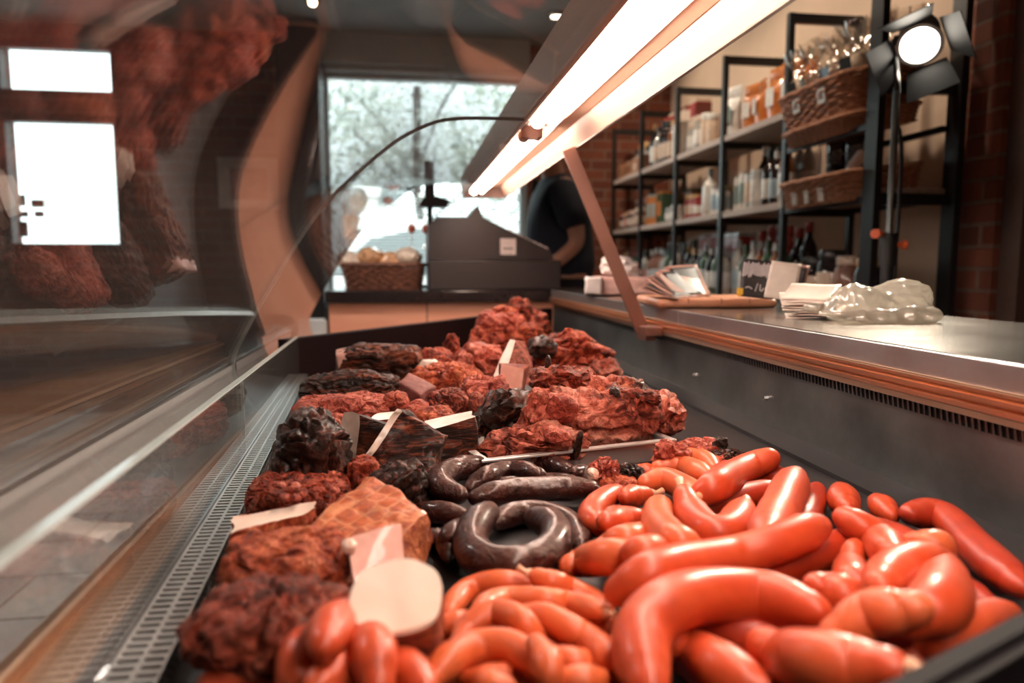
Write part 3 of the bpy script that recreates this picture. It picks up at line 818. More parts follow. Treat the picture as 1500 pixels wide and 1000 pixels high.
for i in range(7):
    for j in range(4):
        a = Vector(R_(745, 337)); b = Vector(R_(806, 366)); c = a.lerp(b, (i+.5)/7)
        prism(bm, [(c.x-.009, c.y+.001), (c.x+.009, c.y-.007), (c.x+.010, c.y+.003), (c.x-.008, c.y+.011)], 'y', yR+.03+.07*j, yR+.08+.07*j)
G(obj('keyboard', bm, M['lcd']))
a = R_(733, 349); b = R_(756, 373); G(boxo('label_sticker', a[0], b[0], yR+.003, yR+.0049, b[1], a[1], M['lcd'], label='white square sticker'))
bm = bmesh.new(); box(bm, R_(737, 0)[0], R_(752, 0)[0], yR+.0024, yR+.003, R_(0, 362)[1], R_(0, 360)[1]); G(obj('label_text', bm, M['reg']))
# customer display pole
t = empty('display_pole', (py(632, 310, 3.05).x, 3.25, CZT), 'dark customer display on a pole behind the cash register', 'display')
zz = py(632, 236, 3.25).z-CZT; zb = py(632, 304, 3.25).z-CZT
bm = bmesh.new(); cyl(bm, (0, 0, 0), (0, 0, .012), .06, n=20); cyl(bm, (0, 0, .012), (0, 0, zb), .012); obj('pole', bm, M['reg'], t, False)
bm = bmesh.new(); box(bm, -.022, .022, -.015, .015, zb+.03, zz, .006); obj('card_reader', bm, M['reg'], t)
bm = bmesh.new(); prism(bm, [(-.05, zb), (.075, zb+.0), (.085, zb+.03), (.01, zb+.05), (-.03, zb+.04)], 'y', -.05, .05); obj('display_head', bm, M['reg'], t)
# wicker basket generator
def wicker(name, c1, c2):
    n = NT(name); v = n.coord((1, 1, 1)); f = n.noise(v, 60, 4); n.base(n.ramp(f, [(.3, c1), (.7, c2)])); n.set(Roughness=.55); return n.m
M['wicker'] = wicker('brown_wicker', (.34, .135, .07), (.58, .28, .16))
M['wicker_dark'] = wicker('dark_wicker', (.12, .045, .028), (.26, .11, .07))
def basket_parts(t, lx_, ly_, h, mat, rings=9, flare=.10, r=.0045, nst=46, rc=.25):
    """woven basket: rings of strands weaving in and out of upright stakes"""
    def rr(k, f, off, a):
        # rounded rectangle, parameter a in [0, 2pi)
        e = 5.0; ca, sa = math.cos(a), math.sin(a)
        q = (abs(ca)**e+abs(sa)**e)**(-1/e)
        return Vector(((lx_/2*f+off)*ca*q, (ly_/2*f+off)*sa*q, 0))
    bm = bmesh.new()
    for k in range(rings):
        z = h*(k+.5)/rings; f = 1-flare+flare*(k/(rings-1)); P = []; N = nst*4
        for i in range(N):
            a = 2*PI*i/N; off = r*.9*math.sin(a*nst/2+PI*k); p = rr(k, f, off, a); p.z = z; P.append(p)
        P.append(P[0]); 
        V, Fc = tube_data(P, [h/rings*.52]*len(P), 5, False)
        vs = [bm.verts.new(v) for v in V]
        for q in Fc: bm.faces.new([vs[i] for i in q])
    for i in range(nst):
        a = 2*PI*(i+.5)/nst; p0 = rr(0, 1-flare, 0, a); p1 = rr(0, 1, 0, a); p1.z = h
        tube_bm(bm, [p0, p1], r*.55, 5)
    obj('woven_wall', bm, mat, t, True)
    bm = bmesh.new(); P = []
    for i in range(nst*2+1): 
        p = rr(0, 1.01, r*.8*math.sin(i*1.3), 2*PI*i/(nst*2)); p.z = h; P.append(p)
    V, Fc = tube_data(P, [r*1.9]*len(P), 7, False); vs = [bm.verts.new(v) for v in V]
    for q in Fc: bm.faces.new([vs[i] for i in q])
    obj('rim', bm, mat, t, True)
    bm = bmesh.new(); box(bm, -lx_/2*(1-flare)*.92, lx_/2*(1-flare)*.92, -ly_/2*(1-flare)*.92, ly_/2*(1-flare)*.92, 0, .006); obj('basket_base', bm, mat, t)
a = py(493, 415, 2.90); b = py(626, 415, 2.90)
t = empty('wicker_basket', ((a.x+b.x)/2+.005, 3.03, CZT), 'dark oval wicker basket of wrapped pastries on the black counter', 'basket', 'wicker baskets')
bkt = t
basket_parts(t, b.x-a.x-.03, .26, .10, M['wicker_dark'], 8, .10)
M['pastry'] = plain('wrapped_pastry', (.78, .42, .22), .18, var=.35, scale=35, coat=.7, bump=.4)
M['pastry_pale'] = plain('pale_wrapped_pastry', (.85, .66, .52), .18, var=.25, scale=35, coat=.7, bump=.4)
M['cello'] = glassy('cellophane', (.95, .93, .9), 0, 3.0, .08)
def lump(name, loc, sx, sy, sz, mat, seed, lab, cat, grp, amp=.25, parent=None, sub=3):
    bmx = bmesh.new(); bmesh.ops.create_icosphere(bmx, subdivisions=sub, radius=1)
    for v in bmx.verts:
        d = v.co.normalized(); r = 1+amp*noise.noise(d*2.2+Vector((seed, 0, 0)))+amp*.5*noise.noise(d*5+Vector((0, seed, 0)))
        v.co = Vector((d.x*sx*r, d.y*sy*r, d.z*sz*r))
    o = obj(name, bmx, mat, parent, True, loc)
    if lab: meta(o, lab, cat, grp)
    return o
rnd = random.Random(5); W_ = (b.x-a.x)
k = 0
pos = [(-.37, -.06), (-.16, -.07), (.06, -.06), (.27, -.07), (-.34, .05), (-.12, .05), (.1, .05), (.3, .05)]
names = ['near left', 'near second', 'near third', 'near right', 'far left', 'far second', 'far third', 'far right']
for i, (fx, fy) in enumerate(pos):
    o = lump('wrapped_pastry', (bkt.location.x+fx*W_, 3.03+fy, CZT+.112+.018*(i % 2)), .052, .047, .040, M['pastry'] if i % 3 else M['pastry_pale'], i*3.3, f'cellophane wrapped pastry, {names[i]} in the basket by the cash register', 'pastry', 'wrapped pastries in the counter basket')
# lower pastries as filling
for i, fx in enumerate((-.25, -.02, .2)):
    lump('wrapped_pastry', (bkt.location.x+fx*W_, 3.03, CZT+.048), .060, .088, .040, M['pastry'], 40+i, ['wrapped pastry at the bottom left of the counter basket', 'wrapped pastry at the bottom middle of the counter basket', 'wrapped pastry at the bottom right of the counter basket'][i], 'pastry', 'wrapped pastries in the counter basket')
# two lollipops standing in the basket
M['lolly'] = plain('red_candy', (.62, .16, .10), .25, coat=.6)
for i, uu in enumerate((603, 624)):
    p = py(uu, 335, 3.0)
    t = empty('lollipop', (p.x, 3.0+.02*i, CZT+.10), ['round red lollipop standing left in the counter basket', 'round red lollipop standing right, beside the cash register'][i], 'lollipop', 'lollipops')
    lump('candy_ball', (0, 0, p.z-CZT-.10), .016, .012, .02, M['lolly'], i, None, None, None, .05, t)
    bm = bmesh.new(); cyl(bm, (0, 0, 0), (0, 0, p.z-CZT-.118), .002, n=8); obj('stick', bm, M['paper_white'], t)

# ================================================================= PERSON AT THE REGISTER
M['skin'] = plain('skin_tone', (.46, .22, .15), .5, var=.06, scale=8)
M['navy'] = plain('navy_tshirt_cloth', (.012, .016, .030), .8, var=.25, scale=12)
M['hair'] = plain('brown_hair', (.16, .075, .045), .6, var=.4, scale=50)
M['trousers'] = plain('dark_trousers', (.012, .012, .016), .8)
def skin_mesh(name, pts, edges, rads, mat, parent, root=0, sub=2):
    me = bpy.data.meshes.new(name); me.from_pydata([tuple(p) for p in pts], edges, [])
    o = bpy.data.objects.new(name, me); COL.objects.link(o); o.parent = parent
    md = o.modifiers.new('skin', 'SKIN'); md.use_smooth_shade = True
    for i, sv in enumerate(me.skin_vertices[0].data):
        r = rads[i]; sv.radius = (r, r) if not isinstance(r, tuple) else r
        sv.use_root = (i == root)
    s_ = o.modifiers.new('sub', 'SUBSURF'); s_.levels = sub; s_.render_levels = sub
    # bake to plain mesh
    bpy.context.view_layer.update()
    dg = bpy.context.evaluated_depsgraph_get(); m2 = bpy.data.meshes.new_from_object(o.evaluated_get(dg))
    o.modifiers.clear(); o.data = m2; m2.materials.clear(); m2.materials.append(mat)
    m2.polygons.foreach_set('use_smooth', [True]*len(m2.polygons))
    return o
PX, PY_ = .79, 3.64
person = empty('person', (PX, PY_, 0), 'person in a navy short-sleeved T-shirt working at the cash register', 'person')
def q_(x, y, z): return Vector((x, y, z))
J = [q_(.02, 0, .88), q_(.02, 0, 1.02), q_(-.01, 0, 1.18), q_(-.02, 0, 1.32), q_(-.03, 0, 1.42), q_(-.05, 0, 1.50), q_(-.09, 0, 1.575), q_(-.10, 0, 1.66),
     q_(-.02, -.15, 1.385), q_(.02, -.21, 1.24), q_(.04, -.21, 1.11), q_(-.06, -.24, 1.03), q_(-.16, -.25, .965),
     q_(-.02, .15, 1.385), q_(-.02, .20, 1.24), q_(-.02, .20, 1.11), q_(-.12, .16, 1.03), q_(-.20, .12, .97),
     q_(.02, -.09, .84), q_(.01, -.10, .48), q_(.03, -.10, .09), q_(-.08, -.11, .04),
     q_(.02, .09, .84), q_(.01, .10, .48), q_(.03, .10, .09), q_(-.08, .11, .04)]
E_ = [(0, 1), (1, 2), (2, 3), (3, 4), (4, 5), (5, 6), (6, 7), (3, 8), (8, 9), (9, 10), (10, 11), (11, 12), (3, 13), (13, 14), (14, 15), (15, 16), (16, 17), (0, 18), (18, 19), (19, 20), (20, 21), (0, 22), (22, 23), (23, 24), (24, 25)]
Rd = [.15, .145, .15, .145, .07, .055, .085, .075, .062, .05, .043, .036, .027, .062, .05, .043, .036, .027, .09, .062, .042, .035, .09, .062, .042, .035]
body = skin_mesh('body', J, E_, Rd, M['skin'], person)
skin_mesh('tshirt', [q_(.02, 0, .90), J[1], q_(-.02, 0, 1.17), q_(-.035, 0, 1.30), q_(-.03, 0, 1.405), J[8], q_(.01, -.20, 1.27), q_(.03, -.215, 1.17), J[13], q_(-.02, .20, 1.27), q_(-.02, .205, 1.17)],
          [(0, 1), (1, 2), (2, 3), (3, 4), (3, 5), (5, 6), (6, 7), (3, 8), (8, 9), (9, 10)], [.18, .175, .195, .18, .085, .095, .085, .086, .095, .085, .086], M['navy'], person)
skin_mesh('trousers', [q_(.02, 0, .90), J[18], J[19], q_(.03, -.10, .12), J[22], J[23], q_(.03, .10, .12)], [(0, 1), (1, 2), (2, 3), (0, 4), (4, 5), (5, 6)], [.145, .105, .078, .065, .105, .078, .065], M['trousers'], person)
# hair, ear, face details (facing -x)
hd = Vector((-.095, 0, 1.63))
bmx = bmesh.new(); bmesh.ops.create_icosphere(bmx, subdivisions=4, radius=1)
for v in bmx.verts:
    d = v.co.normalized(); r = 1+.06*noise.noise(Vector((d.x*3, d.y*14, d.z*4)))
    x = d.x*.098; z = d.z*.115
    if d.x < -.25 and d.z < .45: r *= .72
    if d.z < -.4: r *= .95 if d.x > .1 else .6
    v.co = Vector((.012+x*r, d.y*.092*r, .015+z*r))
obj('hair', bmx, M['hair'], person, True, hd)
for s in (-1, 1):
    lump('ear', (hd.x+.005, s*.082, hd.z-.03), .018, .008, .028, M['skin'], 2, None, None, None, .1, person, 2)
    lump('eye', (hd.x-.074, s*.032, hd.z-.012), .010, .012, .008, M['paper_white'], 1, None, None, None, 0, person, 2)
lump('nose', (hd.x-.092, 0, hd.z-.035), .016, .013, .022, M['skin'], 3, None, None, None, .05, person, 2)
lump('mouth', (hd.x-.078, 0, hd.z-.075), .008, .024, .006, plain('lips', (.40, .13, .11), .5), 3, None, None, None, .05, person, 2)
# hands: palm + five fingers each, as skinned chains resting towards the register
def hand(w0, dirv, side, nm):
    d = Vector(dirv).normalized(); s = Vector((0, side, 0)); up = Vector((0, 0, 1))
    pts = [w0, w0+d*.05]; ed = [(0, 1)]; rd = [.024, .030]
    for k, L in enumerate((.070, .078, .072, .056)):
        a = w0+d*.075+s*(.027-.018*k); i = len(pts)
        pts += [a, a+d*L*.5+up*.006, a+d*L*.85-up*.014, a+d*L-up*.034]; ed += [(1, i), (i, i+1), (i+1, i+2), (i+2, i+3)]; rd += [.0105, .0095, .0088, .0078]
    a = w0+d*.03+s*.030; i = len(pts)
    pts += [a, a+d*.03+s*.016-up*.008, a+d*.055+s*.018-up*.018]; ed += [(0, i), (i, i+1), (i+1, i+2)]; rd += [.013, .011, .009]
    skin_mesh(nm, pts, ed, rd, M['skin'], person, 0, 1)
hand(J[12]+q_(-.01, 0, -.003), (-1, .05, -.22), 1, 'right_hand'.replace('right_', ''))
hand(J[17]+q_(-.01, 0, -.003), (-1, -.1, -.22), -1, 'hand')

# ================================================================= STUDIO SPOT LAMP ON A STAND
M['stand'] = plain('black_stand_metal', (.012, .012, .013), .5, var=.1)
M['orange_knob'] = plain('orange_knob', (.80, .13, .03), .4)
SY = 1.72
pb = py(1293, 400, SY); ph = py(1300, 128, SY)
SX = 1.245
t = empty('spotlight_stand', (SX, SY, 0), 'black tripod light stand with orange knobs behind the worktop', 'light stand')
bm = bmesh.new(); cyl(bm, (0, 0, .35), (0, 0, 1.08), .016, n=16); obj('lower_tube', bm, M['stand'], t, True)
zt_ = ph.z
bm = bmesh.new(); cyl(bm, (0, 0, 1.08), (0, 0, zt_), .0085, n=14); obj('upper_tube', bm, M['steel_wall'], t, True)
bm = bmesh.new(); cyl(bm, (0, 0, 1.0), (0, 0, 1.085), .021, n=16); obj('collar', bm, M['stand'], t, True)
bm = bmesh.new(); cyl(bm, (-.018, 0, 1.083), (-.040, -.01, 1.083), .007, n=10); cyl(bm, (-.040, -.01, 1.083), (-.050, -.015, 1.083), .013, n=10); obj('orange_knob', bm, M['orange_knob'], t)
bm = bmesh.new(); cyl(bm, (.018, 0, 1.055), (.032, -.01, 1.055), .007, n=10); cyl(bm, (.032, -.01, 1.055), (.042, -.015, 1.055), .013, n=10); obj('orange_knob', bm, M['orange_knob'], t)
for k in range(3):
    a = k*2*PI/3+.4; bm = bmesh.new(); cyl(bm, (0, 0, .55), (math.cos(a)*.27, math.sin(a)*.27, .012), .009, n=10); obj('leg', bm, M['stand'], t, True)
hp = py(1347, 66, SY)
t = empty('spotlight', (SX, SY, zt_), 'lit black spotlight with barn doors on the light stand', 'spotlight')
so = Vector((SX, SY, zt_)); hc = hp-so
aim = (Vector((.72, .92, .90))-hp).normalized()
qa = aim.to_track_quat('Z', 'Y')
def H(p): return hc + qa @ Vector(p)
bm = bmesh.new(); rr_ = [(.0, -.12), (.036, -.12), (.048, -.10), (.050, -.03), (.055, .0), (.052, .0), (.046, -.012), (.0, -.012)]
lathe(bm, rr_, 26)
for v in bm.verts: v.co = H(v.co)
obj('lamp_head', bm, M['stand'], t, True)
bm = bmesh.new(); lathe(bm, [(.0535, -.004), (.0535, .003), (.045, .003), (.045, -.004), (.0535, -.004)], 30)
for v in bm.verts: v.co = H(v.co)
obj('lens_ring', bm, M['steel_bright'], t, True)
bm = bmesh.new(); lathe(bm, [(0, .002), (.044, -.004), (.044, -.008), (0, -.008)], 26)
for v in bm.verts: v.co = H(v.co)
obj('lens', bm, emission('spot_lens', (1, .90, .76), 13), t, True, label='glowing lens')
for k in range(4):
    a = k*PI/2+.35; ca, sa = math.cos(a), math.sin(a); nx = Vector((ca, sa, 0)); tx = Vector((-sa, ca, 0)); bm = bmesh.new()
    A = [nx*.057-tx*.045, nx*.057+tx*.045, nx*.105+tx*.062+Vector((0, 0, .075)), nx*.105-tx*.062+Vector((0, 0, .075))]
    n_ = (A[1]-A[0]).cross(A[3]-A[0]).normalized()*.002
    vs = [bm.verts.new(H(p)) for p in A]+[bm.verts.new(H(p+n_)) for p in A]
    for f in ((0, 1, 2, 3), (7, 6, 5, 4), (0, 4, 5, 1), (1, 5, 6, 2), (2, 6, 7, 3), (3, 7, 4, 0)): bm.faces.new([vs[i] for i in f])
    obj('barn_door', bm, M['stand'], t)
bm = bmesh.new(); tube_bm(bm, [Vector((0, 0, -.012)), Vector((0, .0, .02)), H((-.06, 0, -.06))], .007, 8); tube_bm(bm, [H((-.06, 0, -.06)), H((-.045, 0, -.06))], .012, 8); obj('yoke', bm, M['stand'], t, True)
cpt = [Vector(hp)+Vector((-.0, .08, -.10)), Vector((SX+.035, SY+.05, hp.z-.17)), Vector((SX+.045, SY+.03, 1.3)), Vector((SX+.045, SY+.03, 1.0)), Vector((SX+.05, SY+.03, .6)), Vector((SX+.10, SY+.05, .012))]
o = tube_o('power_cable', cpt, .005, M['stand'], None, 8, 50, loc=cpt[0]); meta(o, 'black power cable hanging from the spotlight beside the stand', 'cable')
ld = bpy.data.lights.new('spot', 'SPOT'); lo = bpy.data.objects.new('spot_beam', ld); COL.objects.link(lo)
ld.energy = 95; ld.color = (1, .86, .68); ld.spot_size = 1.7; ld.spot_blend = .6; ld.shadow_soft_size = .04
lo.location = hp+aim*.012; lo.rotation_euler = (-aim).to_track_quat('Z', 'Y').to_euler()
# small ceiling spot
p = py(458, 2, 4.0)
t = empty('ceiling_spot', (p.x, 4.0, ZC), 'small lit ceiling spot near the dark pillar', 'lamp')
bm = bmesh.new(); cyl(bm, (0, 0, 0), (0, 0, p.z-ZC+.06), .012, n=10); cyl(bm, (0, 0, p.z-ZC+.06), (0, 0, p.z-ZC+.0), .035, .045, n=18); obj('spot_housing', bm, M['dark_frame'], t)
lump('bulb', (0, 0, p.z-ZC-.005), .022, .022, .022, emission('warm_bulb', (1, .75, .5), 25), 0, None, None, None, 0, t, 2)
# ================================================================= MEAT MATERIALS
def meat(name, stops, char=(.008, .003, .002), charamt=.4, scale=22, stretch=(1, 1, 1), rough=.5, bump=.9, bdist=.007, fib=None, coat=.07, fine=160):
    n = NT(name); v = n.coord(stretch)
    f0 = n.noise(v, scale*.8, 6, .6, .8); f1 = n.noise(v, scale*3.2, 9, .68, 1.2)
    ml = n.new('ShaderNodeMath', operation='MULTIPLY_ADD'); ml.inputs[1].default_value = 1.15; n.lk(f1, ml.inputs[0])
    m0 = n.new('ShaderNodeMath', operation='MULTIPLY_ADD'); m0.inputs[1].default_value = .85; m0.inputs[2].default_value = -.5; n.lk(f0, m0.inputs[0]); n.lk(m0.outputs[0], ml.inputs[2])
    m3 = n.new('ShaderNodeMath', operation='MULTIPLY_ADD', use_clamp=True); m3.inputs[1].default_value = 1.75; m3.inputs[2].default_value = -.375; n.lk(ml.outputs[0], m3.inputs[0])
    f = m3.outputs[0]
    c = n.ramp(f, stops)
    v2 = n.coord((1, 1, 1)); g = n.noise(v2, scale*.8, 9, .72, .6)
    lo = .62-.25*charamt
    c = n.mix(n.ramp(g, [(lo, 0.0), (min(.99, lo+.16), min(1, .35+charamt))]), c, char)
    h = n.noise(v2, fine, 5, .7)
    c = n.mix(n.ramp(h, [(.45, 0.0), (.8, .35)]), c, tuple(x*.35 for x in stops[0][1]))
    n.base(c); n.set(Roughness=rough); n.b.inputs['Specular Tint'].default_value = (1, .68, .58, 1); n.b.inputs['Specular IOR Level'].default_value = .32; n.b.inputs['Coat Weight'].default_value = coat; n.b.inputs['Coat Roughness'].default_value = .28
    ad = n.new('ShaderNodeMath', operation='ADD'); m1 = n.new('ShaderNodeMath', operation='MULTIPLY'); m1.inputs[1].default_value = .35
    n.lk(h, m1.inputs[0]); n.lk(f, ad.inputs[0]); n.lk(m1.outputs[0], ad.inputs[1])
    n.bump(ad.outputs[0], bump, bdist)
    return n.m
M['mt_red'] = meat('roast_red_meat', [(0.25, (0.08348, 0.009407, 0.005449)), (0.45, (0.3281, 0.04279, 0.02141)), (0.62, (0.5105, 0.08605, 0.04166)), (0.8, (0.7012, 0.1663, 0.09013))], charamt=.3)
M['mt_brown'] = meat('roast_brown_meat', [(0.25, (0.05844, 0.008885, 0.005994)), (0.45, (0.2552, 0.03994, 0.02261)), (0.65, (0.4577, 0.08719, 0.0487)), (0.85, (0.6732, 0.1836, 0.1134))], charamt=.5)
M['mt_orange'] = meat('roast_orange_meat', [(0.25, (0.2117, 0.02607, 0.01008)), (0.45, (0.4683, 0.07379, 0.02853)), (0.65, (0.6365, 0.1371, 0.05365)), (0.85, (0.7815, 0.2357, 0.1139))], charamt=.15)
M['mt_pink'] = meat('roast_pink_meat', [(0.25, (0.2805, 0.04375, 0.02942)), (0.45, (0.525, 0.1001, 0.06424)), (0.65, (0.7162, 0.185, 0.1227)), (0.85, (0.9, 0.3302, 0.2391))], charamt=.15)
M['mt_dark'] = meat('smoked_dark_meat', [(.2, (.004, .0014, .001)), (.5, (.026, .006, .0035)), (.68, (.13, .030, .016)), (.9, (.34, .11, .06))], charamt=.45, rough=.36, coat=.3)
M['mt_dark_fib'] = meat('smoked_dark_fibre', [(.2, (.004, .0012, .001)), (.45, (.026, .006, .0035)), (.62, (.16, .032, .014)), (.9, (.36, .10, .045))], charamt=.35, scale=30, stretch=(.22, 1, 1.6), rough=.4, coat=.2)
M['mt_red_fib'] = meat('roast_red_fibre', [(0.28, (0.05075, 0.005756, 0.002958)), (0.48, (0.277, 0.03455, 0.01291)), (0.64, (0.4754, 0.07413, 0.02597)), (0.82, (0.6644, 0.1604, 0.06245))], charamt=.3, scale=26, stretch=(.25, 1, 1.5))
M['mt_carcass'] = meat('roast_carcass', [(0.25, (0.1127, 0.02175, 0.01482)), (0.42, (0.4128, 0.09459, 0.05823)), (0.6, (0.6569, 0.1902, 0.127)), (0.85, (0.9, 0.4026, 0.2949))], charamt=.34, scale=11)
M['mt_rind'] = meat('ham_rind', [(0.25, (0.3006, 0.04828, 0.01459)), (0.5, (0.5589, 0.1331, 0.04343)), (0.75, (0.79, 0.2687, 0.109))], charamt=.1, scale=40)
M['liver'] = meat('liver_sausage_skin', [(.3, (.12, .030, .026)), (.6, (.19, .055, .045)), (.85, (.24, .08, .065))], charamt=.0, scale=12, bump=.15, rough=.6, coat=0.0)
def fat(name, stops, scale=14, stretch=(1, 1, 1), rough=.35):
    n = NT(name); v = n.coord(stretch); f = n.noise(v, scale, 6, .55, .8); n.base(n.ramp(f, stops)); n.set(Roughness=rough)
    n.b.inputs['Coat Weight'].default_value = .3; n.bump(f, .12, .002)
    n.b.inputs['Subsurface Weight'].default_value = .0
    return n.m
M['fat'] = fat('cut_pork_fat', [(.3, (.78, .47, .36)), (.5, (.88, .66, .54)), (.75, (.92, .76, .66))])
M['fat_pink'] = fat('cut_ham_pink', [(.3, (.60, .25, .19)), (.52, (.66, .32, .25)), (.72, (.78, .48, .39))], 20)
M['fat_loin'] = fat('cut_loin_pale', [(.3, (.84, .62, .49)), (.6, (.90, .76, .65))], 10)
def netted():
    """ham rind with the pale imprint of a net"""
    n = NT('netted_rind'); v = n.coord((1, 1, 1), (0, 0, .75), rand=False)
    vr = n.new('ShaderNodeTexVoronoi', feature='DISTANCE_TO_EDGE'); vr.inputs['Scale'].default_value = 62; vr.inputs['Randomness'].default_value = .45
    n.lk(v, vr.inputs['Vector'])
    f = n.noise(v, 60, 8, .65, .8)
    c = n.ramp(f, [(.28, (.16, .020, .006)), (.5, (.44, .090, .024)), (.75, (.58, .165, .052))])
    net = n.ramp(vr.outputs['Distance'], [(.02, .5), (.12, 0.0)])
    n.base(n.mix(net, c, (.74, .34, .17))); n.set(Roughness=.42); n.b.inputs['Coat Weight'].default_value = .25
    a = n.new('ShaderNodeMath', operation='ADD'); n.lk(f, a.inputs[0]); n.lk(vr.outputs['Distance'], a.inputs[1]); n.bump(a.outputs[0], .6, .004); return n.m
M['netted'] = netted()
def sausage_mat(name, c0, c1, c2, rough=.42, bump=.10, scale=30, coat=.10, sss=0.0):
    n = NT(name); v = n.coord((1, 1, 1)); f = n.noise(v, scale, 5, .55, .3); n.base(n.ramp(f, [(.25, c0), (.55, c1), (.85, c2)]))
    n.set(Roughness=rough); n.b.inputs['Coat Weight'].default_value = coat; n.b.inputs['Coat Roughness'].default_value = .18
    g = n.noise(v, scale*5, 4, .6); n.bump(g, bump, .0016)
    if sss:
        n.b.inputs['Subsurface Weight'].default_value = sss; n.b.inputs['Subsurface Radius'].default_value = (1, .25, .12); n.b.inputs['Subsurface Scale'].default_value = .008
    return n.m
M['saus'] = sausage_mat('thick_orange_casing', (.44, .045, .013), (.55, .072, .020), (.64, .12, .040))
M['saus_pale'] = sausage_mat('pale_orange_casing', (.54, .082, .024), (.64, .125, .040), (.72, .185, .070))
M['frank'] = sausage_mat('frankfurter_casing', (.56, .088, .024), (.66, .13, .038), (.74, .19, .068), rough=.45)
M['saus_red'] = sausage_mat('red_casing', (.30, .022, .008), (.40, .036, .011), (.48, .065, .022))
M['knot'] = sausage_mat('casing_tip', (.76, .34, .18), (.82, .45, .28), (.86, .54, .36))
def blood():
    n = NT('black_pudding_casing'); v = n.coord((1, 1, 1)); f = n.noise(v, 55, 6, .6, .5)
    n.base(n.ramp(f, [(.3, (.008, .002, .002)), (.55, (.028, .006, .005)), (.8, (.080, .018, .012))])); n.set(Roughness=.36)
    n.b.inputs['Coat Weight'].default_value = .42; n.b.inputs['Specular Tint'].default_value = (1, .62, .52, 1); n.b.inputs['Specular IOR Level'].default_value = .45; n.b.inputs['Coat Tint'].default_value = (1, .82, .76, 1); n.b.inputs['Coat Roughness'].default_value = .2
    g = n.noise(n.coord((1, 1, 1)), 130, 5, .6, 1.0); n.bump(g, .8, .004); return n.m
M['blood'] = blood()
M['blood_end'] = plain('black_pudding_end', (.16, .03, .022), .4, var=.3)

# ================================================================= SAUSAGE PILE
SPH = np.zeros((0, 4))                                       # spheres of everything already piled up
def add_sph(P, R):
    global SPH
    SPH = np.vstack([SPH]+[np.array([[p.x, p.y, p.z, r]]) for p, r in zip(P, R)])
def drape(px, r, floor, lift0, stiff=3, n=40, sink=.15):
    """lay a soft tube whose course is read off at px over what lies below it; returns the 3D course"""
    z = np.full(n, floor+r+lift0)
    pts2 = crom([Vector((a, b, 0)) for a, b in px], n)
    for it in range(5):
        P = [pz(q.x, q.y, zz) for q, zz in zip(pts2, z)]
        if len(SPH):
            X = np.array([[p.x, p.y] for p in P]); d2 = ((X[:, None, :]-SPH[None, :, :2])**2).sum(-1)
            rr = (r+SPH[:, 3])*(1-sink); s = rr[None, :]**2-d2
            h = np.where(s > 0, SPH[None, :, 2]+np.sqrt(np.maximum(s, 0)), 0).max(1)
        else: h = np.zeros(n)
        zn = np.maximum(h, floor+r+lift0)
        for k in range(stiff):                               # casing is stiff: bridge the dips
            zs = zn.copy(); zs[1:-1] = .25*zn[:-2]+.5*zn[1:-1]+.25*zn[2:]; zs[0] = (zn[0]+zn[1])/2; zs[-1] = (zn[-1]+zn[-2])/2
            zn = np.maximum(zs, zn-.0015*(k+1)) if k < stiff-1 else zs
        z = .5*z+.5*zn
    P = [pz(q.x, q.y, zz) for q, zz in zip(pts2, z)]
    for k in range(14): P = [P[0]*.75+P[1]*.25]+[P[i-1]*.25+P[i]*.5+P[i+1]*.25 for i in range(1, n-1)]+[P[-1]*.75+P[-2]*.25]
    return P
def sausage(px, r, label, mat, group, lift=0.0, floor=DZ, tips=(0, 0), seed=0, name='sausage', wob=.04, tipmat=None, taper=.72, wrinkle=.0, stiff=8, nn=18, sink=.15):
    P = drape(px, r, floor, lift, stiff=stiff, sink=sink)
    L = sum((b-a).length for a, b in zip(P, P[1:])); n = max(30, min(90, int(L/r*5)))
    P = crom(P, n)
    Lc = 0; S = [0]
    for a, b in zip(P, P[1:]): Lc += (b-a).length; S.append(Lc)
    add_sph(P[::2], [r]*len(P[::2]))
    # rounded ends
    V = []; base = Vector((sum(p.x for p in P)/n, sum(p.y for p in P)/n, min(p.z for p in P)-r))
    cap = 7; PP = []; RR = []
    d0 = (P[0]-P[1]).normalized(); d1 = (P[-1]-P[-2]).normalized()
    for k in range(cap):
        a = PI/2*(1-k/cap); PP.append(P[0]+d0*r*1.05*math.sin(a)); RR.append(max(.02*r, r*taper*math.cos(a)))
    for i, p in enumerate(P):
        e = min(S[i], Lc-S[i])/(1.3*r); t = taper+(1-taper)*min(1, e)**.6
        PP.append(p); RR.append(r*t*(1+wob*noise.noise(Vector((S[i]*28, seed*5.3, 0)))))
    for k in range(1, cap+1):
        a = PI/2*k/cap; PP.append(P[-1]+d1*r*1.05*math.sin(a)); RR.append(max(.02*r, r*taper*math.cos(a)))
    V, Fc = tube_data(PP, RR, nn)
    out = []
    for i, v in enumerate(V):
        c = PP[i//nn]; d = v-c
        k = 1+.035*noise.noise(v*45+Vector((seed, 0, 0)))
        if wrinkle: 
            k += wrinkle*noise.noise(Vector((v.x*90, v.y*90, v.z*200)))
        out.append(c+d*k-base)
    o = vf(name, out, Fc, mat, None, True, base)
    meta(o, label, 'sausage', group)
    for s, (p, d) in zip(tips, ((P[0], d0), (P[-1], d1))):
        if s:
            q = p+d*r*.95-base
            pts = [q, q+d*r*.35*s, q+d*r*.8*s+Vector((0, 0, r*.12))]
            V2, F2 = tube_data(pts, [r*.42, r*.20, r*.28], 9)
            vf('twisted_end', V2, F2, tipmat or M['knot'], o, True, label='pale twisted end' if (tipmat is None) else None)
    return o
GT_, GF, GB, GL = 'thick orange sausages heaped at the right', 'thin frankfurters heaped in the middle', 'black puddings', 'thick orange sausages at the lower left'
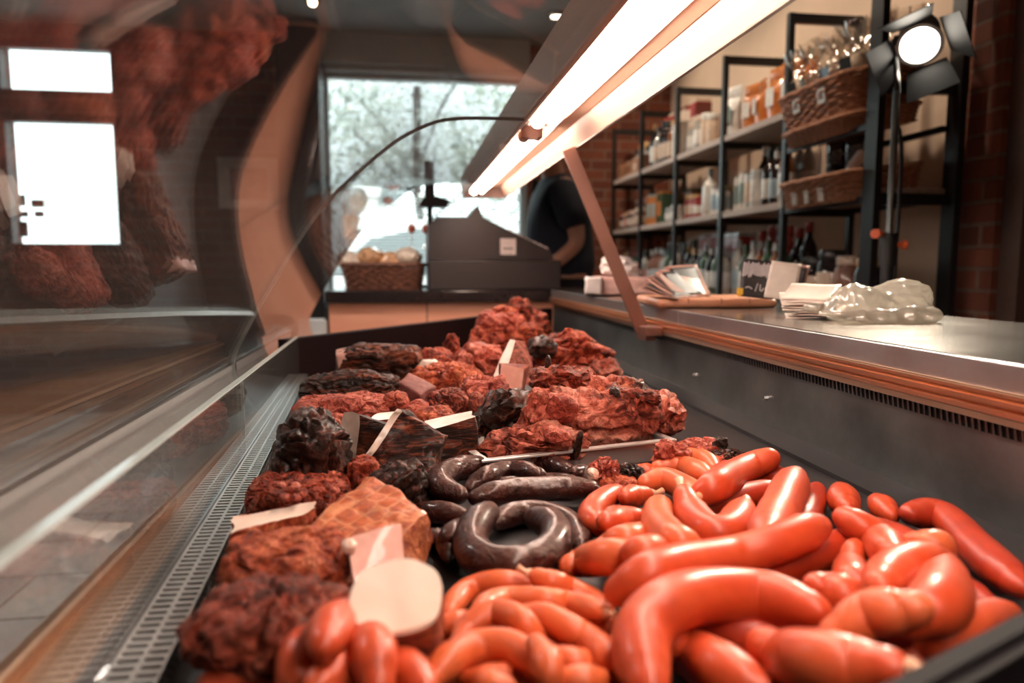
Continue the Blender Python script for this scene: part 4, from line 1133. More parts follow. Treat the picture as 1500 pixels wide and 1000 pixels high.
# black puddings first (bottom to top)
RB = .0120
S_ = sausage
S_([(607, 736), (626, 724), (645, 727)], RB*.9, 'short black pudding just right of the netted ham, farthest of the three small ones', M['blood'], GB, seed=1, name='black_pudding', wrinkle=.045)
S_([(620, 746), (655, 753), (684, 760)], RB, 'short black pudding lying straight under the bent one, right of the netted ham', M['blood'], GB, seed=2, name='black_pudding', wrinkle=.05)
S_([(632, 784), (646, 792)], RB*.8, 'smallest black pudding tip wedged against the netted ham', M['blood'], GB, seed=3, name='black_pudding', wrinkle=.045)
S_([(680, 770), (658, 790), (656, 808)], RB*.95, 'black pudding end poking out left of the open ring', M['blood'], GB, seed=4, name='black_pudding', wrinkle=.045, tips=(0, 1), tipmat=M['blood'])
S_([(725, 768), (741, 756), (787, 750), (831, 763), (851, 783), (850, 806)], RB*1.0, 'curved black pudding hugging the back of the open ring', M['blood'], GB, seed=5, name='black_pudding', wrinkle=.045)
S_([(690, 684), (714, 676), (754, 676), (809, 681), (840, 694)], RB*1.05, 'long black pudding at the back, against the steel tray', M['blood'], GB, seed=6, name='black_pudding', wrinkle=.05)
S_([(842, 692), (862, 698), (868, 712)], RB*1.0, 'short black pudding bent down at the right end of the upper heap', M['blood'], GB, seed=7, name='black_pudding', wrinkle=.045)
S_([(700, 712), (740, 712), (800, 706), (850, 708)], RB*.9, 'straight black pudding buried under the upper heap', M['blood'], GB, seed=17, name='black_pudding', wrinkle=.045)
S_([(690, 714), (716, 696), (754, 689), (789, 695)], RB*1.0, 'wrinkled black pudding arching in the middle of the upper heap', M['blood'], GB, seed=8, name='black_pudding', wrinkle=.08, lift=.006)
S_([(697, 728), (754, 719), (820, 715), (866, 715)], RB*1.12, 'straight wrinkled black pudding across the front of the upper heap', M['blood'], GB, seed=9, name='black_pudding', wrinkle=.08, lift=.006)
S_([(672, 724), (650, 718), (642, 702), (664, 688), (700, 679)], RB*1.2, 'hook shaped black pudding at the left end of the upper heap', M['blood'], GB, seed=10, name='black_pudding', wrinkle=.045, lift=.008)
S_([(724, 749), (708, 752), (690, 774), (683, 798), (697, 820), (732, 829), (785, 822), (818, 800), (822, 778), (806, 761), (776, 759)], RB*1.22, 'open ring shaped black pudding in front of the others', M['blood'], GB, seed=11, name='black_pudding', wrinkle=.045, taper=.8, tips=(0, 0), lift=.004)
# franks
RF = .0090
S_([(690, 990), (760, 975), (840, 990)], RF, 'frankfurter buried lowest at the front of the thin heap', M['frank'], GF, seed=20, name='frankfurter')
S_([(700, 930), (760, 925), (840, 940)], RF, 'frankfurter buried lowest in the middle of the thin heap', M['frank'], GF, seed=21, name='frankfurter')
S_([(656, 900), (678, 868), (716, 853), (748, 853), (778, 860), (800, 870)], RF, 'arched frankfurter farthest back in the thin heap', M['frank'], GF, seed=22, name='frankfurter')
S_([(790, 846), (823, 860), (855, 876), (888, 895)], RF*1.15, 'plump frankfurter with an orange knot right in front of the open black ring', M['saus_pale'], GF, seed=24, tips=(1.2, 0), name='frankfurter')
S_([(861, 922), (908, 917)], RF*1.05, 'short frankfurter stub at the right edge of the thin heap', M['frank'], GF, seed=27, tips=(0, 1), name='frankfurter')
S_([(640, 917), (663, 917), (692, 909)], RF*1.1, 'short frankfurter stub at the left edge of the thin heap', M['frank'], GF, seed=26, name='frankfurter')
S_([(697, 897), (727, 880), (769, 878), (833, 885), (886, 898)], RF*1.05, 'straight frankfurter with a twisted end pointing right, second from the back', M['frank'], GF, seed=23, tips=(0, 1), name='frankfurter', lift=.003)
S_([(722, 988), (770, 999)], RF, 'frankfurter tip at the bottom of the picture under the big arch', M['frank'], GF, seed=28, name='frankfurter')
S_([(688, 996), (735, 1006)], RF, 'frankfurter tip lying left of the one under the big arch', M['frank'], GF, seed=29, name='frankfurter')
S_([(812, 962), (844, 972), (908, 988)], RF*1.05, 'frankfurter sloping down to the right below the long curved one', M['frank'], GF, seed=30, name='frankfurter')
S_([(825, 996), (880, 996)], RF, 'frankfurter lying flat at the very front right of the thin heap', M['frank'], GF, seed=31, name='frankfurter')
S_([(769, 900), (795, 902), (833, 921), (872, 946), (905, 980)], RF*1.1, 'long frankfurter curving down to the right in the thin heap', M['frank'], GF, seed=32, name='frankfurter', lift=.004)
S_([(672, 940), (690, 916), (716, 900), (739, 898), (765, 911), (785, 932)], RF*1.05, 'small arched frankfurter bent like a hairpin on top of the thin heap', M['frank'], GF, seed=33, name='frankfurter', lift=.008)
S_([(622, 1004), (660, 990)], RF, 'frankfurter tip at the lower left corner of the thin heap', M['frank'], GF, seed=34, name='frankfurter')
S_([(630, 996), (658, 966), (695, 947), (737, 943), (769, 956), (793, 984)], RF*1.1, 'biggest arched frankfurter at the front of the thin heap', M['frank'], GF, seed=35, name='frankfurter', lift=.008)
S_([(787, 946), (801, 970), (806, 1000)], RF*1.0, 'pale frankfurter end hanging down over the big arch', M['saus_pale'], GF, seed=36, name='frankfurter', lift=.010)
# thick sausages, bottom layer then upward
R1 = .0142
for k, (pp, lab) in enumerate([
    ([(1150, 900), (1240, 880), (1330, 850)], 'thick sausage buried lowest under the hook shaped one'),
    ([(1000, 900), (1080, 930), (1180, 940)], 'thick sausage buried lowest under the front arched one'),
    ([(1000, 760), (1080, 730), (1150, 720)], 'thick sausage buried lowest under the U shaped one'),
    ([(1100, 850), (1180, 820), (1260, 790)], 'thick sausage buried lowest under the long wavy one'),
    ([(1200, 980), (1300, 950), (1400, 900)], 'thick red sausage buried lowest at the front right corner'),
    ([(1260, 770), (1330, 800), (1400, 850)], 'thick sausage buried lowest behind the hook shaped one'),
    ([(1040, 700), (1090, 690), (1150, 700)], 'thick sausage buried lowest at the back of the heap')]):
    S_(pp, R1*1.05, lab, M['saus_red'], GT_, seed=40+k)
S_([(1053, 676), (1085, 673)], R1*.8, 'sausage end peeking out at the far right of the heap, before charred meat', M['saus'], GT_, seed=50)
S_([(990, 668), (1027, 671), (1048, 688)], R1*.85, 'pale sausage farthest back in the heap, curved along the bone pieces', M['saus_pale'], GT_, seed=51, tips=(0, .8))
S_([(966, 684), (1000, 683), (1038, 700)], R1*.95, 'pale plump sausage lying second from the back', M['saus_pale'], GT_, seed=52)
S_([(938, 690), (955, 692)], R1*.85, 'round sausage end with a twisted tip, at the back left of the heap', M['saus'], GT_, seed=53, tips=(0, 1))
S_([(904, 720), (876, 738), (864, 758), (878, 772)], R1*.9, 'wrinkled C shaped sausage at the left edge of the heap', M['saus'], GT_, seed=54, wrinkle=.05)
S_([(892, 764), (938, 760)], R1*1.0, 'short straight sausage inside the C shaped one', M['saus'], GT_, seed=55, wrinkle=.04)
S_([(918, 728), (940, 725)], R1*.95, 'round puckered sausage end left of the twisted casing', M['saus'], GT_, seed=56, tips=(0, 1.3))
S_([(1345, 797), (1378, 802)], R1*1.0, 'pale sausage stub between the dark bent one and the hook', M['saus_pale'], GT_, seed=57)
S_([(1197, 716), (1188, 745), (1176, 770)], R1*.9, 'red sausage in the gap behind the tall upright one', M['saus_red'], GT_, seed=58)
S_([(1232, 722), (1240, 742)], R1*1.15, 'round sausage end standing up behind, against the steel wall', M['saus'], GT_, seed=59, lift=.004)
S_([(1286, 736), (1302, 752)], R1*.95, 'small round sausage end at the back, left of the dark bent one', M['saus'], GT_, seed=60, lift=.004)
S_([(1250, 810), (1247, 845), (1272, 880)], R1*.95, 'sausage hanging down between the speckled pair, left of the hook', M['saus'], GT_, seed=61)
S_([(1204, 862), (1245, 878)], R1*1.05, 'sausage stub right of the front arched one', M['saus'], GT_, seed=62)
S_([(884, 802), (915, 792), (952, 784)], R1*.9, 'pale sausage lying behind the left straight one', M['saus_pale'], GT_, seed=63)
S_([(836, 828), (880, 817), (938, 812)], R1*.95, 'straight pale sausage pointing left towards the black ring', M['saus_pale'], GT_, seed=64)
S_([(926, 810), (975, 812), (1020, 820)], R1*1.0, 'sausage joining the long wavy one at its upper left', M['saus'], GT_, seed=65)
S_([(947, 706), (973, 702), (1000, 713), (1022, 728)], R1*.98, 'pale sausage curving down to a pale twisted tip near the back', M['saus_pale'], GT_, seed=66, tips=(0, .8), lift=.006)
S_([(969, 737), (962, 763), (984, 790), (1015, 808)], R1*1.0, 'curved sausage with a pale tip pointing up, left of the U shaped one', M['saus_pale'], GT_, seed=67, tips=(.9, 0), lift=.006)
S_([(1030, 724), (1080, 692), (1126, 672)], R1*1.12, 'big smooth sausage pointing up to the right at the back of the heap', M['saus'], GT_, seed=68, tips=(0, 0), lift=.012, taper=.85)
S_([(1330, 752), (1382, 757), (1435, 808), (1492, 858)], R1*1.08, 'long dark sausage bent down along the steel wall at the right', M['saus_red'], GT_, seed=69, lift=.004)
S_([(1240, 760), (1277, 784), (1312, 814)], R1*1.08, 'sausage with a dented middle lying left of the dark bent one', M['saus'], GT_, seed=70, lift=.010)
S_([(1003, 728), (1018, 762), (1046, 783), (1078, 770), (1090, 742)], R1*1.15, 'fat U shaped sausage with two pale tips in the middle of the heap', M['saus'], GT_, seed=71, tips=(.8, .8), lift=.010)
S_([(1165, 698), (1148, 735), (1122, 792)], R1*1.3, 'fat upright sausage with a bright tip leaning on the heap', M['saus'], GT_, seed=72, lift=.014)
S_([(905, 868), (935, 847), (990, 829), (1050, 820), (1120, 803), (1178, 780), (1208, 768)], R1*1.08, 'longest wavy sausage running across the middle of the heap', M['saus'], GT_, seed=73, lift=.010)
S_([(1405, 858), (1440, 880)], R1*.8, 'small red sausage end right of the hook, near the black tray edge', M['saus_red'], GT_, seed=74)
S_([(1260, 940), (1340, 930), (1410, 905)], R1*1.0, 'dark sausage lying under the short one below the hook', M['saus_red'], GT_, seed=75)
S_([(1334, 965), (1367, 940), (1433, 915), (1480, 900)], R1*.95, 'sausage lying along the black tray edge at the front right', M['saus'], GT_, seed=76, lift=.002)
S_([(1288, 862), (1320, 836), (1362, 828), (1385, 855), (1375, 888), (1340, 905)], R1*1.2, 'hook shaped fat sausage at the right of the heap', M['saus'], GT_, seed=77, lift=.012)
S_([(1230, 926), (1277, 900), (1330, 892)], R1*1.0, 'short sausage lying under the hook shaped one', M['saus_pale'], GT_, seed=78, lift=.014)
S_([(1095, 1003), (1130, 992)], R1*.9, 'sausage tip at the bottom edge, left of the big knotted one', M['saus_red'], GT_, seed=79)
S_([(985, 940), (1045, 975), (1110, 1012)], R1*1.1, 'sausage slanting down to the right inside the front arch', M['saus'], GT_, seed=80)
S_([(1127, 950), (1160, 965), (1233, 975), (1292, 980)], R1*1.15, 'big sausage with a pale blistered end at the bottom front', M['saus'], GT_, seed=81, tips=(0, 1.1), lift=.006)
S_([(950, 1010), (935, 940), (962, 893), (1020, 872), (1085, 870), (1150, 880), (1192, 896)], R1*1.22, 'biggest arched sausage at the front of the heap', M['saus'], GT_, seed=82, lift=.014)
# lower left sausages
R2 = .0128
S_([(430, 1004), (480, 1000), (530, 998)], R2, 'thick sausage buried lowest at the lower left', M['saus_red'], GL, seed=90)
S_([(316, 998), (370, 984), (414, 974)], R2*.9, 'straight sausage in front of the roast knuckle at the lower left', M['saus'], GL, seed=91)
S_([(474, 922), (452, 942), (440, 970), (436, 1015)], R2*1.1, 'stout sausage standing up left of the arched one', M['saus'], GL, seed=92, lift=.006)
S_([(466, 1002), (505, 980), (562, 974), (604, 988), (618, 1010)], R2*1.0, 'sausage arching along the bottom edge at the lower left', M['saus'], GL, seed=93, lift=.004)
S_([(474, 946), (482, 922), (506, 909), (532, 922), (545, 950), (552, 1000)], R2*1.1, 'arched sausage in front of the pale cut loin', M['saus'], GL, seed=94, lift=.008)

# ================================================================= ROAST AND SMOKED PIECES
def chunk(label, bb, Y, depth, mat, seed, cat='meat', name='roast_meat', group=None, zb=None, e=2.6, lump_=.22, fib=.10, fs=(1, 1, 1), ff=3.0, rot=0.0, roll=0.0, sub=5, fine=.03, parts=None, squash=.0, bend=0.0):
    u0, v0, u1, v1 = bb; uc = (u0+u1)/2
    a, b = py(u0, (v0+v1)/2, Y), py(u1, (v0+v1)/2, Y)
    zt = py(uc, v0, Y).z; z0 = py(uc, v1, Y).z if zb is None else zb
    c = Vector(((a.x+b.x)/2, Y, (zt+z0)/2)); hx, hy, hz = (b.x-a.x)/2, depth/2, (zt-z0)/2
    bmx = bmesh.new(); bmesh.ops.create_icosphere(bmx, subdivisions=sub, radius=1)
    s = Vector((seed*7.7, seed*3.3, seed*1.9)); m = min(hx, hz)
    Rm = Matrix.Rotation(rot, 3, 'Z') @ Matrix.Rotation(roll, 3, 'Y')
    for v in bmx.verts:
        d = v.co.normalized()
        k = (abs(d.x)**e+abs(d.y)**e+abs(d.z)**e)**(-1/e)
        p = d*k
        q = Vector((p.x*hx, p.y*hy, p.z*hz))/m
        wq = q+nvec(q*1.3+s)*.55
        n1 = noise.fractal(wq*.95+s, 1.0, 2.1, 3)
        fq = Vector((wq.x*fs[0], wq.y*fs[1], wq.z*fs[2]))
        crease = abs(noise.noise(fq*ff*.45+s*1.3)); crease = -max(0.0, .16-crease)/.16
        rg = 1-abs(noise.noise(fq*ff*1.25+s*.7))*2
        n3 = noise.fractal(q*6+s, 1.0, 2.0, 3)
        dd = lump_*n1*1.0+fib*(crease*1.0+rg*.26-.05)+fine*1.5*n3
        w = q*m + d*dd*m
        if bend: w.z -= bend*(w.x/hx)**2*hz
        v.co = Rm @ w
    zmin = min(v.co.z for v in bmx.verts)
    loc = c.copy(); loc.z = c.z+zmin
    for v in bmx.verts: v.co.z -= zmin
    o = obj(name, bmx, mat, None, True, loc)
    meta(o, label, cat, group)
    return o
def bit(parent, name, bb, Y, depth, mat, seed, label=None, **kw):
    """a part that sticks out of a piece of meat"""
    o = chunk('x', bb, Y, depth, mat, seed, name=name, sub=4, **kw)
    for k in ('label', 'category'): del o[k]
    if label: o['label'] = label
    o.parent = parent; o.location = o.location-parent.location
    return o
def slab(label, corners, mat, cut, cmat, n=22, rnd=.35, amp=.004, seed=1, freq=22, cat='meat', name='smoked_pork', group=None, cname='cut_face', clabel='pale cut face'):
    V, Fc, T = hexmesh(corners, n, rnd, amp, seed, freq, cut)
    zc = min(v.z for v in V); cx = sum(v.x for v in V)/len(V); cy = sum(v.y for v in V)/len(V); L = Vector((cx, cy, zc))
    V = [v-L for v in V]
    def sub(sel):
        ids = {}; vs = []; fs = []
        for f in sel:
            g = []
            for i in f:
                if i not in ids: ids[i] = len(vs); vs.append(V[i])
                g.append(ids[i])
            fs.append(g)
        return vs, fs
    A = [f for f, t in zip(Fc, T) if t not in cut]; B = [f for f, t in zip(Fc, T) if t in cut]
    v1, f1 = sub(A); o = vf(name, v1, f1, mat, None, True, L); meta(o, label, cat, group)
    # bark closes behind the cut face as well, so the piece stays solid
    v2, f2 = sub(B); vf(cname, v2, f2, cmat, o, True, label=clabel)
    return o
def CZ8(fn): return [[[fn(i, j, k) for k in (0, 1)] for j in (0, 1)] for i in (0, 1)]
D0 = DZ+.002
# --- front left column
chunk('knobbly brown roast knuckle nearest the grille at the lower left', (278, 858, 512, 990), pz(395, 965, .76).y+.01, .09, M['mt_brown'], 3, name='pork_knuckle', zb=D0, e=2.3, lump_=.34, fib=.18, sub=6, ff=2.2)
chunk('orange red roast piece behind the brown knuckle, against the grille', (330, 783, 522, 868), pz(430, 862, .77).y+.02, .085, M['mt_orange'], 6, zb=D0, e=2.5, lump_=.28, fib=.14, sub=6, fs=(.5, 1, 2.2), ff=2.4)
# pale-topped slab
a = [pz(340, 772, .795), pz(462, 735, .795), pz(455, 750, .795), pz(352, 782, .795)]
yb = .62
top = [pz(337, 776, .792), pz(352, 789, .792), pz(390, 738, .792), pz(468, 733, .792)]
co = CZ8(lambda i, j, k: (pz(*((338, 786), (463, 745))[i], .790) if j == 0 else pz(*((342, 756), (466, 732))[i], .790)) + Vector((0, 0, 0 if k else -.038)))
slab('flat smoked slab with a white cut top, beside the grille', co, M['mt_orange'], ((2, 1),), M['fat'], n=26, rnd=.45, amp=.006, seed=5, freq=26)
# netted ham
def hamc(i, j, k):
    if k == 0:
        q = {(0, 0): (425, 838), (1, 0): (612, 868), (0, 1): (500, 760), (1, 1): (640, 800)}[(i, j)]; return pz(*q, D0)
    q = {(0, 0): (424, 784), (1, 0): (560, 800), (0, 1): (542, 690), (1, 1): (634, 752)}[(i, j)]; return pz(*q, {(0, 0): .784, (1, 0): .784, (0, 1): .806, (1, 1): .792}[(i, j)])
V, Fc, T = hexmesh(CZ8(hamc), 36, .45, .005, 9, 26)
zc = min(v.z for v in V); L = Vector((sum(v.x for v in V)/len(V), sum(v.y for v in V)/len(V), zc)); V = [v-L for v in V]
def submesh(V, sel):
    ids = {}; vs = []; fs = []
    for f in sel:
        g = []
        for i in f:
            if i not in ids: ids[i] = len(vs); vs.append(V[i])
            g.append(ids[i])
        fs.append(g)
    return vs, fs
v1, f1 = submesh(V, [f for f, t_ in zip(Fc, T) if t_ not in ((2, 1), (0, 1))])
ham = vf('netted_ham', v1, f1, M['mt_red_fib'], None, True, L); meta(ham, 'big smoked ham with a net pattern on its golden top', 'ham')
v1, f1 = submesh(V, [f for f, t_ in zip(Fc, T) if t_ == (2, 1)]); vf('netted_rind', v1, f1, M['netted'], ham, True, label='golden rind with net imprint')
v1, f1 = submesh(V, [f for f, t_ in zip(Fc, T) if t_ == (0, 1)]); vf('side_rind', v1, f1, M['mt_rind'], ham, True, label='rough golden side')
# pink ham slice leaning on the ham
yy = pz(548, 850, .775).y-.006
co = CZ8(lambda i, j, k: py(*{(0, 0): (522, 868), (1, 0): (598, 856), (0, 1): (512, 786), (1, 1): (588, 766)}[(i, k)], yy-.008+(.012 if j else 0)+(.030 if k else 0)+(.016 if i else 0)))
slab('upright pink ham slice leaning against the netted ham', co, M['mt_rind'], ((1, -1),), M['fat_pink'], n=16, rnd=.25, amp=.002, seed=12, name='ham_slice', cat='ham', clabel='pink cut face')
hs = bpy.data.objects['ham_slice']
bit(hs, 'fat_edge', (500, 790, 522, 810), yy+.004, .012, M['fat'], 4, 'pale fat edge')
# pale loin end, cut face up
cl_ = [pz(581, 872, .808)]
c0 = pz(581, 872, .806); rx = (650-512)/2*(c0.y/FPX)
V = []; n = 40
bmx = bmesh.new(); rings = []
lo_ = [(0.93, D0-.806), (1.0, D0-.806+.012), (1.03, -.024), (1.01, -.006), (.985, -.0005)]
for (s, dz) in lo_:
    rg = []
    for k in range(n):
        a = 2*PI*k/n; w = 1+.06*noise.noise(Vector((math.cos(a)*1.5, math.sin(a)*1.5, 2.2)))+.018*noise.noise(Vector((math.cos(a)*6, math.sin(a)*6, dz*60)))
        e_ = 2.7; q = (abs(math.cos(a))**e_+abs(math.sin(a))**e_)**(-1/e_)
        rg.append(bmx.verts.new((rx*s*w*math.cos(a)*q, rx*.86*s*w*math.sin(a)*q, dz-(D0-.806)+.012*(-math.sin(a))*-1*(1 if dz > -.03 else 0))))
    rings.append(rg)
for a_, b_ in zip(rings, rings[1:]):
    for k in range(n): bmx.faces.new((a_[k], a_[(k+1) % n], b_[(k+1) % n], b_[k]))
bmx.faces.new(rings[0][::-1])
topc = [v.co.copy() for v in rings[-1]]
loin = obj('smoked_loin', bmx, M['mt_red_fib'], None, True, (c0.x, c0.y, D0)); meta(loin, 'round smoked loin end with a pale cream cut face on top', 'meat')
bmx = bmesh.new(); cc = sum(topc, Vector())/n; prev = [bmx.verts.new(p) for p in topc]
for s in (.985, .8, .5, .2):
    cur = [bmx.verts.new(cc+(p-cc)*s+Vector((0, 0, .0015+.0015*noise.noise((cc+(p-cc)*s)*60)))) for p in topc]
    for k in range(n): bmx.faces.new((prev[k], prev[(k+1) % n], cur[(k+1) % n], cur[k]))
    prev = cur
bmx.faces.new(prev); obj('cut_face', bmx, M['fat_loin'], loin, True, label='pale cream cut face')
# --- crumbly flat piece behind, and flakes
ck = chunk('flat crumbly roast piece beneath the dark knuckle, beside the grille', (366, 695, 512, 762), pz(440, 750, .765).y+.03, .10, M['mt_red'], 14, zb=D0, e=3.2, lump_=.18, fib=.2, sub=6, ff=5)
rnd = random.Random(8)
for k in range(16):
    u, v = 395+rnd.random()*100, 708+rnd.random()*22
    Yk = pz(u, v, .800).y; bit(ck, 'meat_flake', (u-rnd.uniform(5, 10), v-rnd.uniform(3, 5), u+rnd.uniform(5, 10), v+3), Yk, .012, M['mt_red'] if k % 3 else M['mt_pink'], 100+k, lump_=.5, e=2.2, roll=rnd.uniform(-.5, .5))
# --- dark knuckle
dk = chunk('dark glazed smoked knuckle with folded skin, beside the grille', (402, 606, 508, 716), pz(455, 706, .775).y+.02, .10, M['mt_dark'], 21, name='smoked_knuckle', zb=D0, e=2.4, lump_=.24, fib=.24, sub=6, ff=2.6)
bit(dk, 'skin_fold', (398, 660, 432, 712), pz(410, 708, .775).y-.006, .03, M['mt_dark'], 22, lump_=.3, e=2.1, roll=.3)
if False: bit(dk, 'glazed_patch', (422, 616, 472, 652), pz(450, 706, .775).y-.020, .03, M['mt_red'], 23, 'shiny reddish patch', lump_=.3, e=2.2)
# --- dark slabs in the middle
def wedge(lab, F, zt, dY, mat, cut, cm, seed, amp=.005, n=24, rnd=.3, **kw):
    """F: four pixel corners of the face towards the camera (bl, br, tr, tl) at depths Y; dY pushes the back"""
    co = CZ8(lambda i, j, k: (lambda f: py(f[0], f[1], f[2]+(dY if j else 0)) + Vector((zt[0], 0, zt[1])) * (1 if j else 0))(F[(0, 3)[k] if i == 0 else (1, 2)[k]]))
    return slab(lab, co, mat, cut, cm, n, rnd, amp, seed, 24, **kw)
Yw = pz(590, 712, .76).y
co = CZ8(lambda i, j, k: {
    (0, 0, 0): py(522, 676, Yw+.055), (0, 0, 1): py(527, 606, Yw+.055), (1, 0, 0): py(600, 705, Yw+.03), (1, 0, 1): py(590, 628, Yw+.04),
    (0, 1, 0): py(491, 664, Yw+.072), (0, 1, 1): py(503, 603, Yw+.078), (1, 1, 0): py(580, 680, Yw+.13), (1, 1, 1): py(580, 622, Yw+.13)}[(i, j, k)])
slab('dark smoked slab showing a broad pale cut end on its left', co, M['mt_dark_fib'], ((0, -1),), M['fat'], seed=31, amp=.005, n=24)
# big ribbed slab, thin pale edge along its left upper side
def rib(i, j, k):
    u, v, dy = {(0, 0): (543, 672, .0), (0, 1): (591, 598, .035), (1, 1): (648, 640, .02), (1, 0): (640, 716, -.02)}[(i, k)]
    if j: u -= 8 if i == 0 else 0; dy += .007 if i == 0 else .06; v -= 5 if i == 0 else 1
    return py(u, v, Yw+dy)
slab('dark ribbed smoked slab with a bright cut edge, centre of the case', CZ8(rib), M['mt_dark_fib'], ((0, -1),), M['fat'], seed=33, amp=.008, n=34, rnd=.16, clabel='bright narrow cut face')
# right dark slab with pale top
co = CZ8(lambda i, j, k: {
    (0, 0, 0): py(640, 690, Yw+.06), (0, 0, 1): py(628, 630, Yw+.07), (1, 0, 0): py(708, 682, Yw+.07), (1, 0, 1): py(698, 610, Yw+.08),
    (0, 1, 0): py(640, 670, Yw+.13), (0, 1, 1): py(620, 616, Yw+.13), (1, 1, 0): py(705, 665, Yw+.14), (1, 1, 1): py(692, 601, Yw+.14)}[(i, j, k)])
slab('dark smoked slab with a pale cut top, right of the ribbed slab', co, M['mt_dark_fib'], ((2, 1),), M['fat'], seed=35, amp=.004, n=22)
# small pale topped one behind
co = CZ8(lambda i, j, k: {
    (0, 0, 0): py(540, 650, Yw+.14), (0, 0, 1): py(538, 617, Yw+.14), (1, 0, 0): py(590, 650, Yw+.14), (1, 0, 1): py(588, 612, Yw+.14),
    (0, 1, 0): py(545, 640, Yw+.19), (0, 1, 1): py(552, 605, Yw+.19), (1, 1, 0): py(590, 640, Yw+.19), (1, 1, 1): py(592, 601, Yw+.19)}[(i, j, k)])
slab('small smoked piece with a pale top, tucked behind the ribbed slab', co, M['mt_brown'], ((2, 1),), M['fat'], seed=37, amp=.003, n=14)
chunk('reddish crumb of roast under the ribbed slab, above the netted ham', (505, 668, 560, 712), Yw-.02, .05, M['mt_red'], 41, zb=D0, sub=5, lump_=.35)
chunk('dark smoked lump under the ribbed slab, left of the black puddings', (545, 678, 625, 745), Yw-.045, .06, M['mt_dark'], 42, zb=D0, sub=5, lump_=.35, fib=.2)
chunk('long pale roast strip right behind the ribbed slab', (600, 596, 672, 630), Yw+.17, .06, M['mt_orange'], 43, zb=D0+.01, sub=5, lump_=.15, fib=.1)
# --- left middle: long strips
Yl = pz(500, 615, .78).y
chunk('long pinkish roast belly strip lying across, behind the dark knuckle', (428, 578, 580, 632), Yl, .09, M['mt_pink'], 51, zb=D0, e=3.2, lump_=.14, fib=.16, fs=(.3, 1, 2), sub=6)
bk = bpy.data.objects['roast_meat'] if False else None
chunk('pale fatty belly piece peeking out under the pinkish strip', (452, 606, 516, 640), Yl-.055, .04, M['mt_pink'], 52, zb=D0, e=3, lump_=.15, fib=.2, fs=(.3, 1, 2.4), sub=5)
chunk('long dark smoked loin with glowing red ridges, left of the liver sausage', (438, 545, 592, 594), Yl+.14, .10, M['mt_dark_fib'], 53, name='smoked_loin', zb=D0+.004, e=2.5, lump_=.16, fib=.2, fs=(.25, 1, 1.6), ff=3.4, sub=6)
lg = chunk('dark smoked log with a pale cut left end, farthest back along the grille', (494, 506, 622, 556), Yl+.34, .11, M['mt_dark_fib'], 54, name='smoked_loin', zb=D0+.004, e=4.5, lump_=.12, fib=.2, fs=(.25, 1, 1.6), sub=6)
e = py(505, 530, Yl+.335)
ce = py(503, 532, Yl+.335)-lg.location
hexo('cut_face', boxcorners(ce, .020, .085, .048, rz=.1, roll=-.15), 8, M['fat_pink'], lg, .2, .002, 4, label='pale pink cut end')
# --- liver sausage block and neighbours
Ym = pz(610, 600, .785).y
co = CZ8(lambda i, j, k: {
    (0, 0, 0): py(575, 580, Ym+.03), (0, 0, 1): py(584, 560, Ym+.03), (1, 0, 0): py(612, 598, Ym-.015), (1, 0, 1): py(616, 578, Ym-.015),
    (0, 1, 0): py(596, 566, Ym+.09), (0, 1, 1): py(598, 543, Ym+.09), (1, 1, 0): py(637, 586, Ym+.05), (1, 1, 1): py(640, 564, Ym+.05)}[(i, j, k)])
co = [[[co[i][j][k] if k else Vector((co[i][j][k].x, co[i][j][k].y, D0+.02)) for k in (0, 1)] for j in (0, 1)] for i in (0, 1)]
slab('smooth purple brown liver sausage block in the middle of the case', co, M['liver'], (), M['fat'], seed=61, amp=.0015, n=16, rnd=.3, name='liver_sausage')
for ch in list(bpy.data.objects['liver_sausage'].children): bpy.data.objects.remove(ch)
s1 = chunk('short roast cylinder with a dark rind, left of the liver sausage block', (558, 573, 602, 602), Ym-.04, .05, M['mt_red'], 62, zb=D0, e=3, lump_=.12, fib=.12, sub=5)
chunk('pale strip of roast lying right below the liver sausage block', (590, 588, 632, 606), Ym-.05, .04, M['mt_pink'], 63, zb=D0, e=3, lump_=.2, sub=5)
chunk('rounded wrinkled brown roast, right of the liver sausage block', (620, 569, 690, 612), Ym-.02, .08, M['mt_brown'], 64, zb=D0, e=2.4, lump_=.18, fib=.2, fs=(1.5, 1, .5), ff=4, sub=6)
chunk('pinkish roast lump between the wrinkled roast and the roast carcass', (668, 548, 748, 612), Ym+.04, .10, M['mt_pink'], 65, zb=D0, e=2.5, lump_=.3, fib=.2, sub=6)
chunk('small brown roast ball in front of the pinkish lump', (683, 574, 712, 602), Ym-.05, .04, M['mt_brown'], 66, zb=D0, e=2.3, lump_=.15, sub=5)
Yn = Ym+.17
chunk('golden roast rib piece behind the liver sausage block', (600, 534, 708, 580), Yn, .11, M['mt_orange'], 67, name='roast_ribs', zb=D0+.006, e=2.8, lump_=.18, fib=.22, fs=(1.6, 1, .5), ff=2.2, sub=6)
Yo = Yn+.17
chunk('rounded reddish roast at the back, left of the rib rack', (607, 509, 668, 548), Yo, .09, M['mt_red'], 68, zb=D0+.006, e=2.3, lump_=.22, fib=.1, sub=6)
chunk('white lump of fat in front of the rounded reddish roast', (610, 526, 648, 548), Yo-.07, .03, M['fat'], 69, name='fat_piece', zb=D0+.02, e=2.6, lump_=.15, fib=0, sub=4)
chunk('knobbly small roast with a thin bone at the back, left of the ribs', (648, 490, 674, 545), Yo+.08, .05, M['mt_red'], 70, zb=D0, e=2.2, lump_=.5, fib=.2, sub=5)
chunk('roast rib slab with pale bone ridges behind the golden ribs', (664, 504, 742, 556), Yo-.02, .10, M['mt_pink'], 71, name='roast_ribs', zb=D0, e=2.8, lump_=.2, fib=.25, fs=(1.6, 1, .6), ff=2, sub=6)
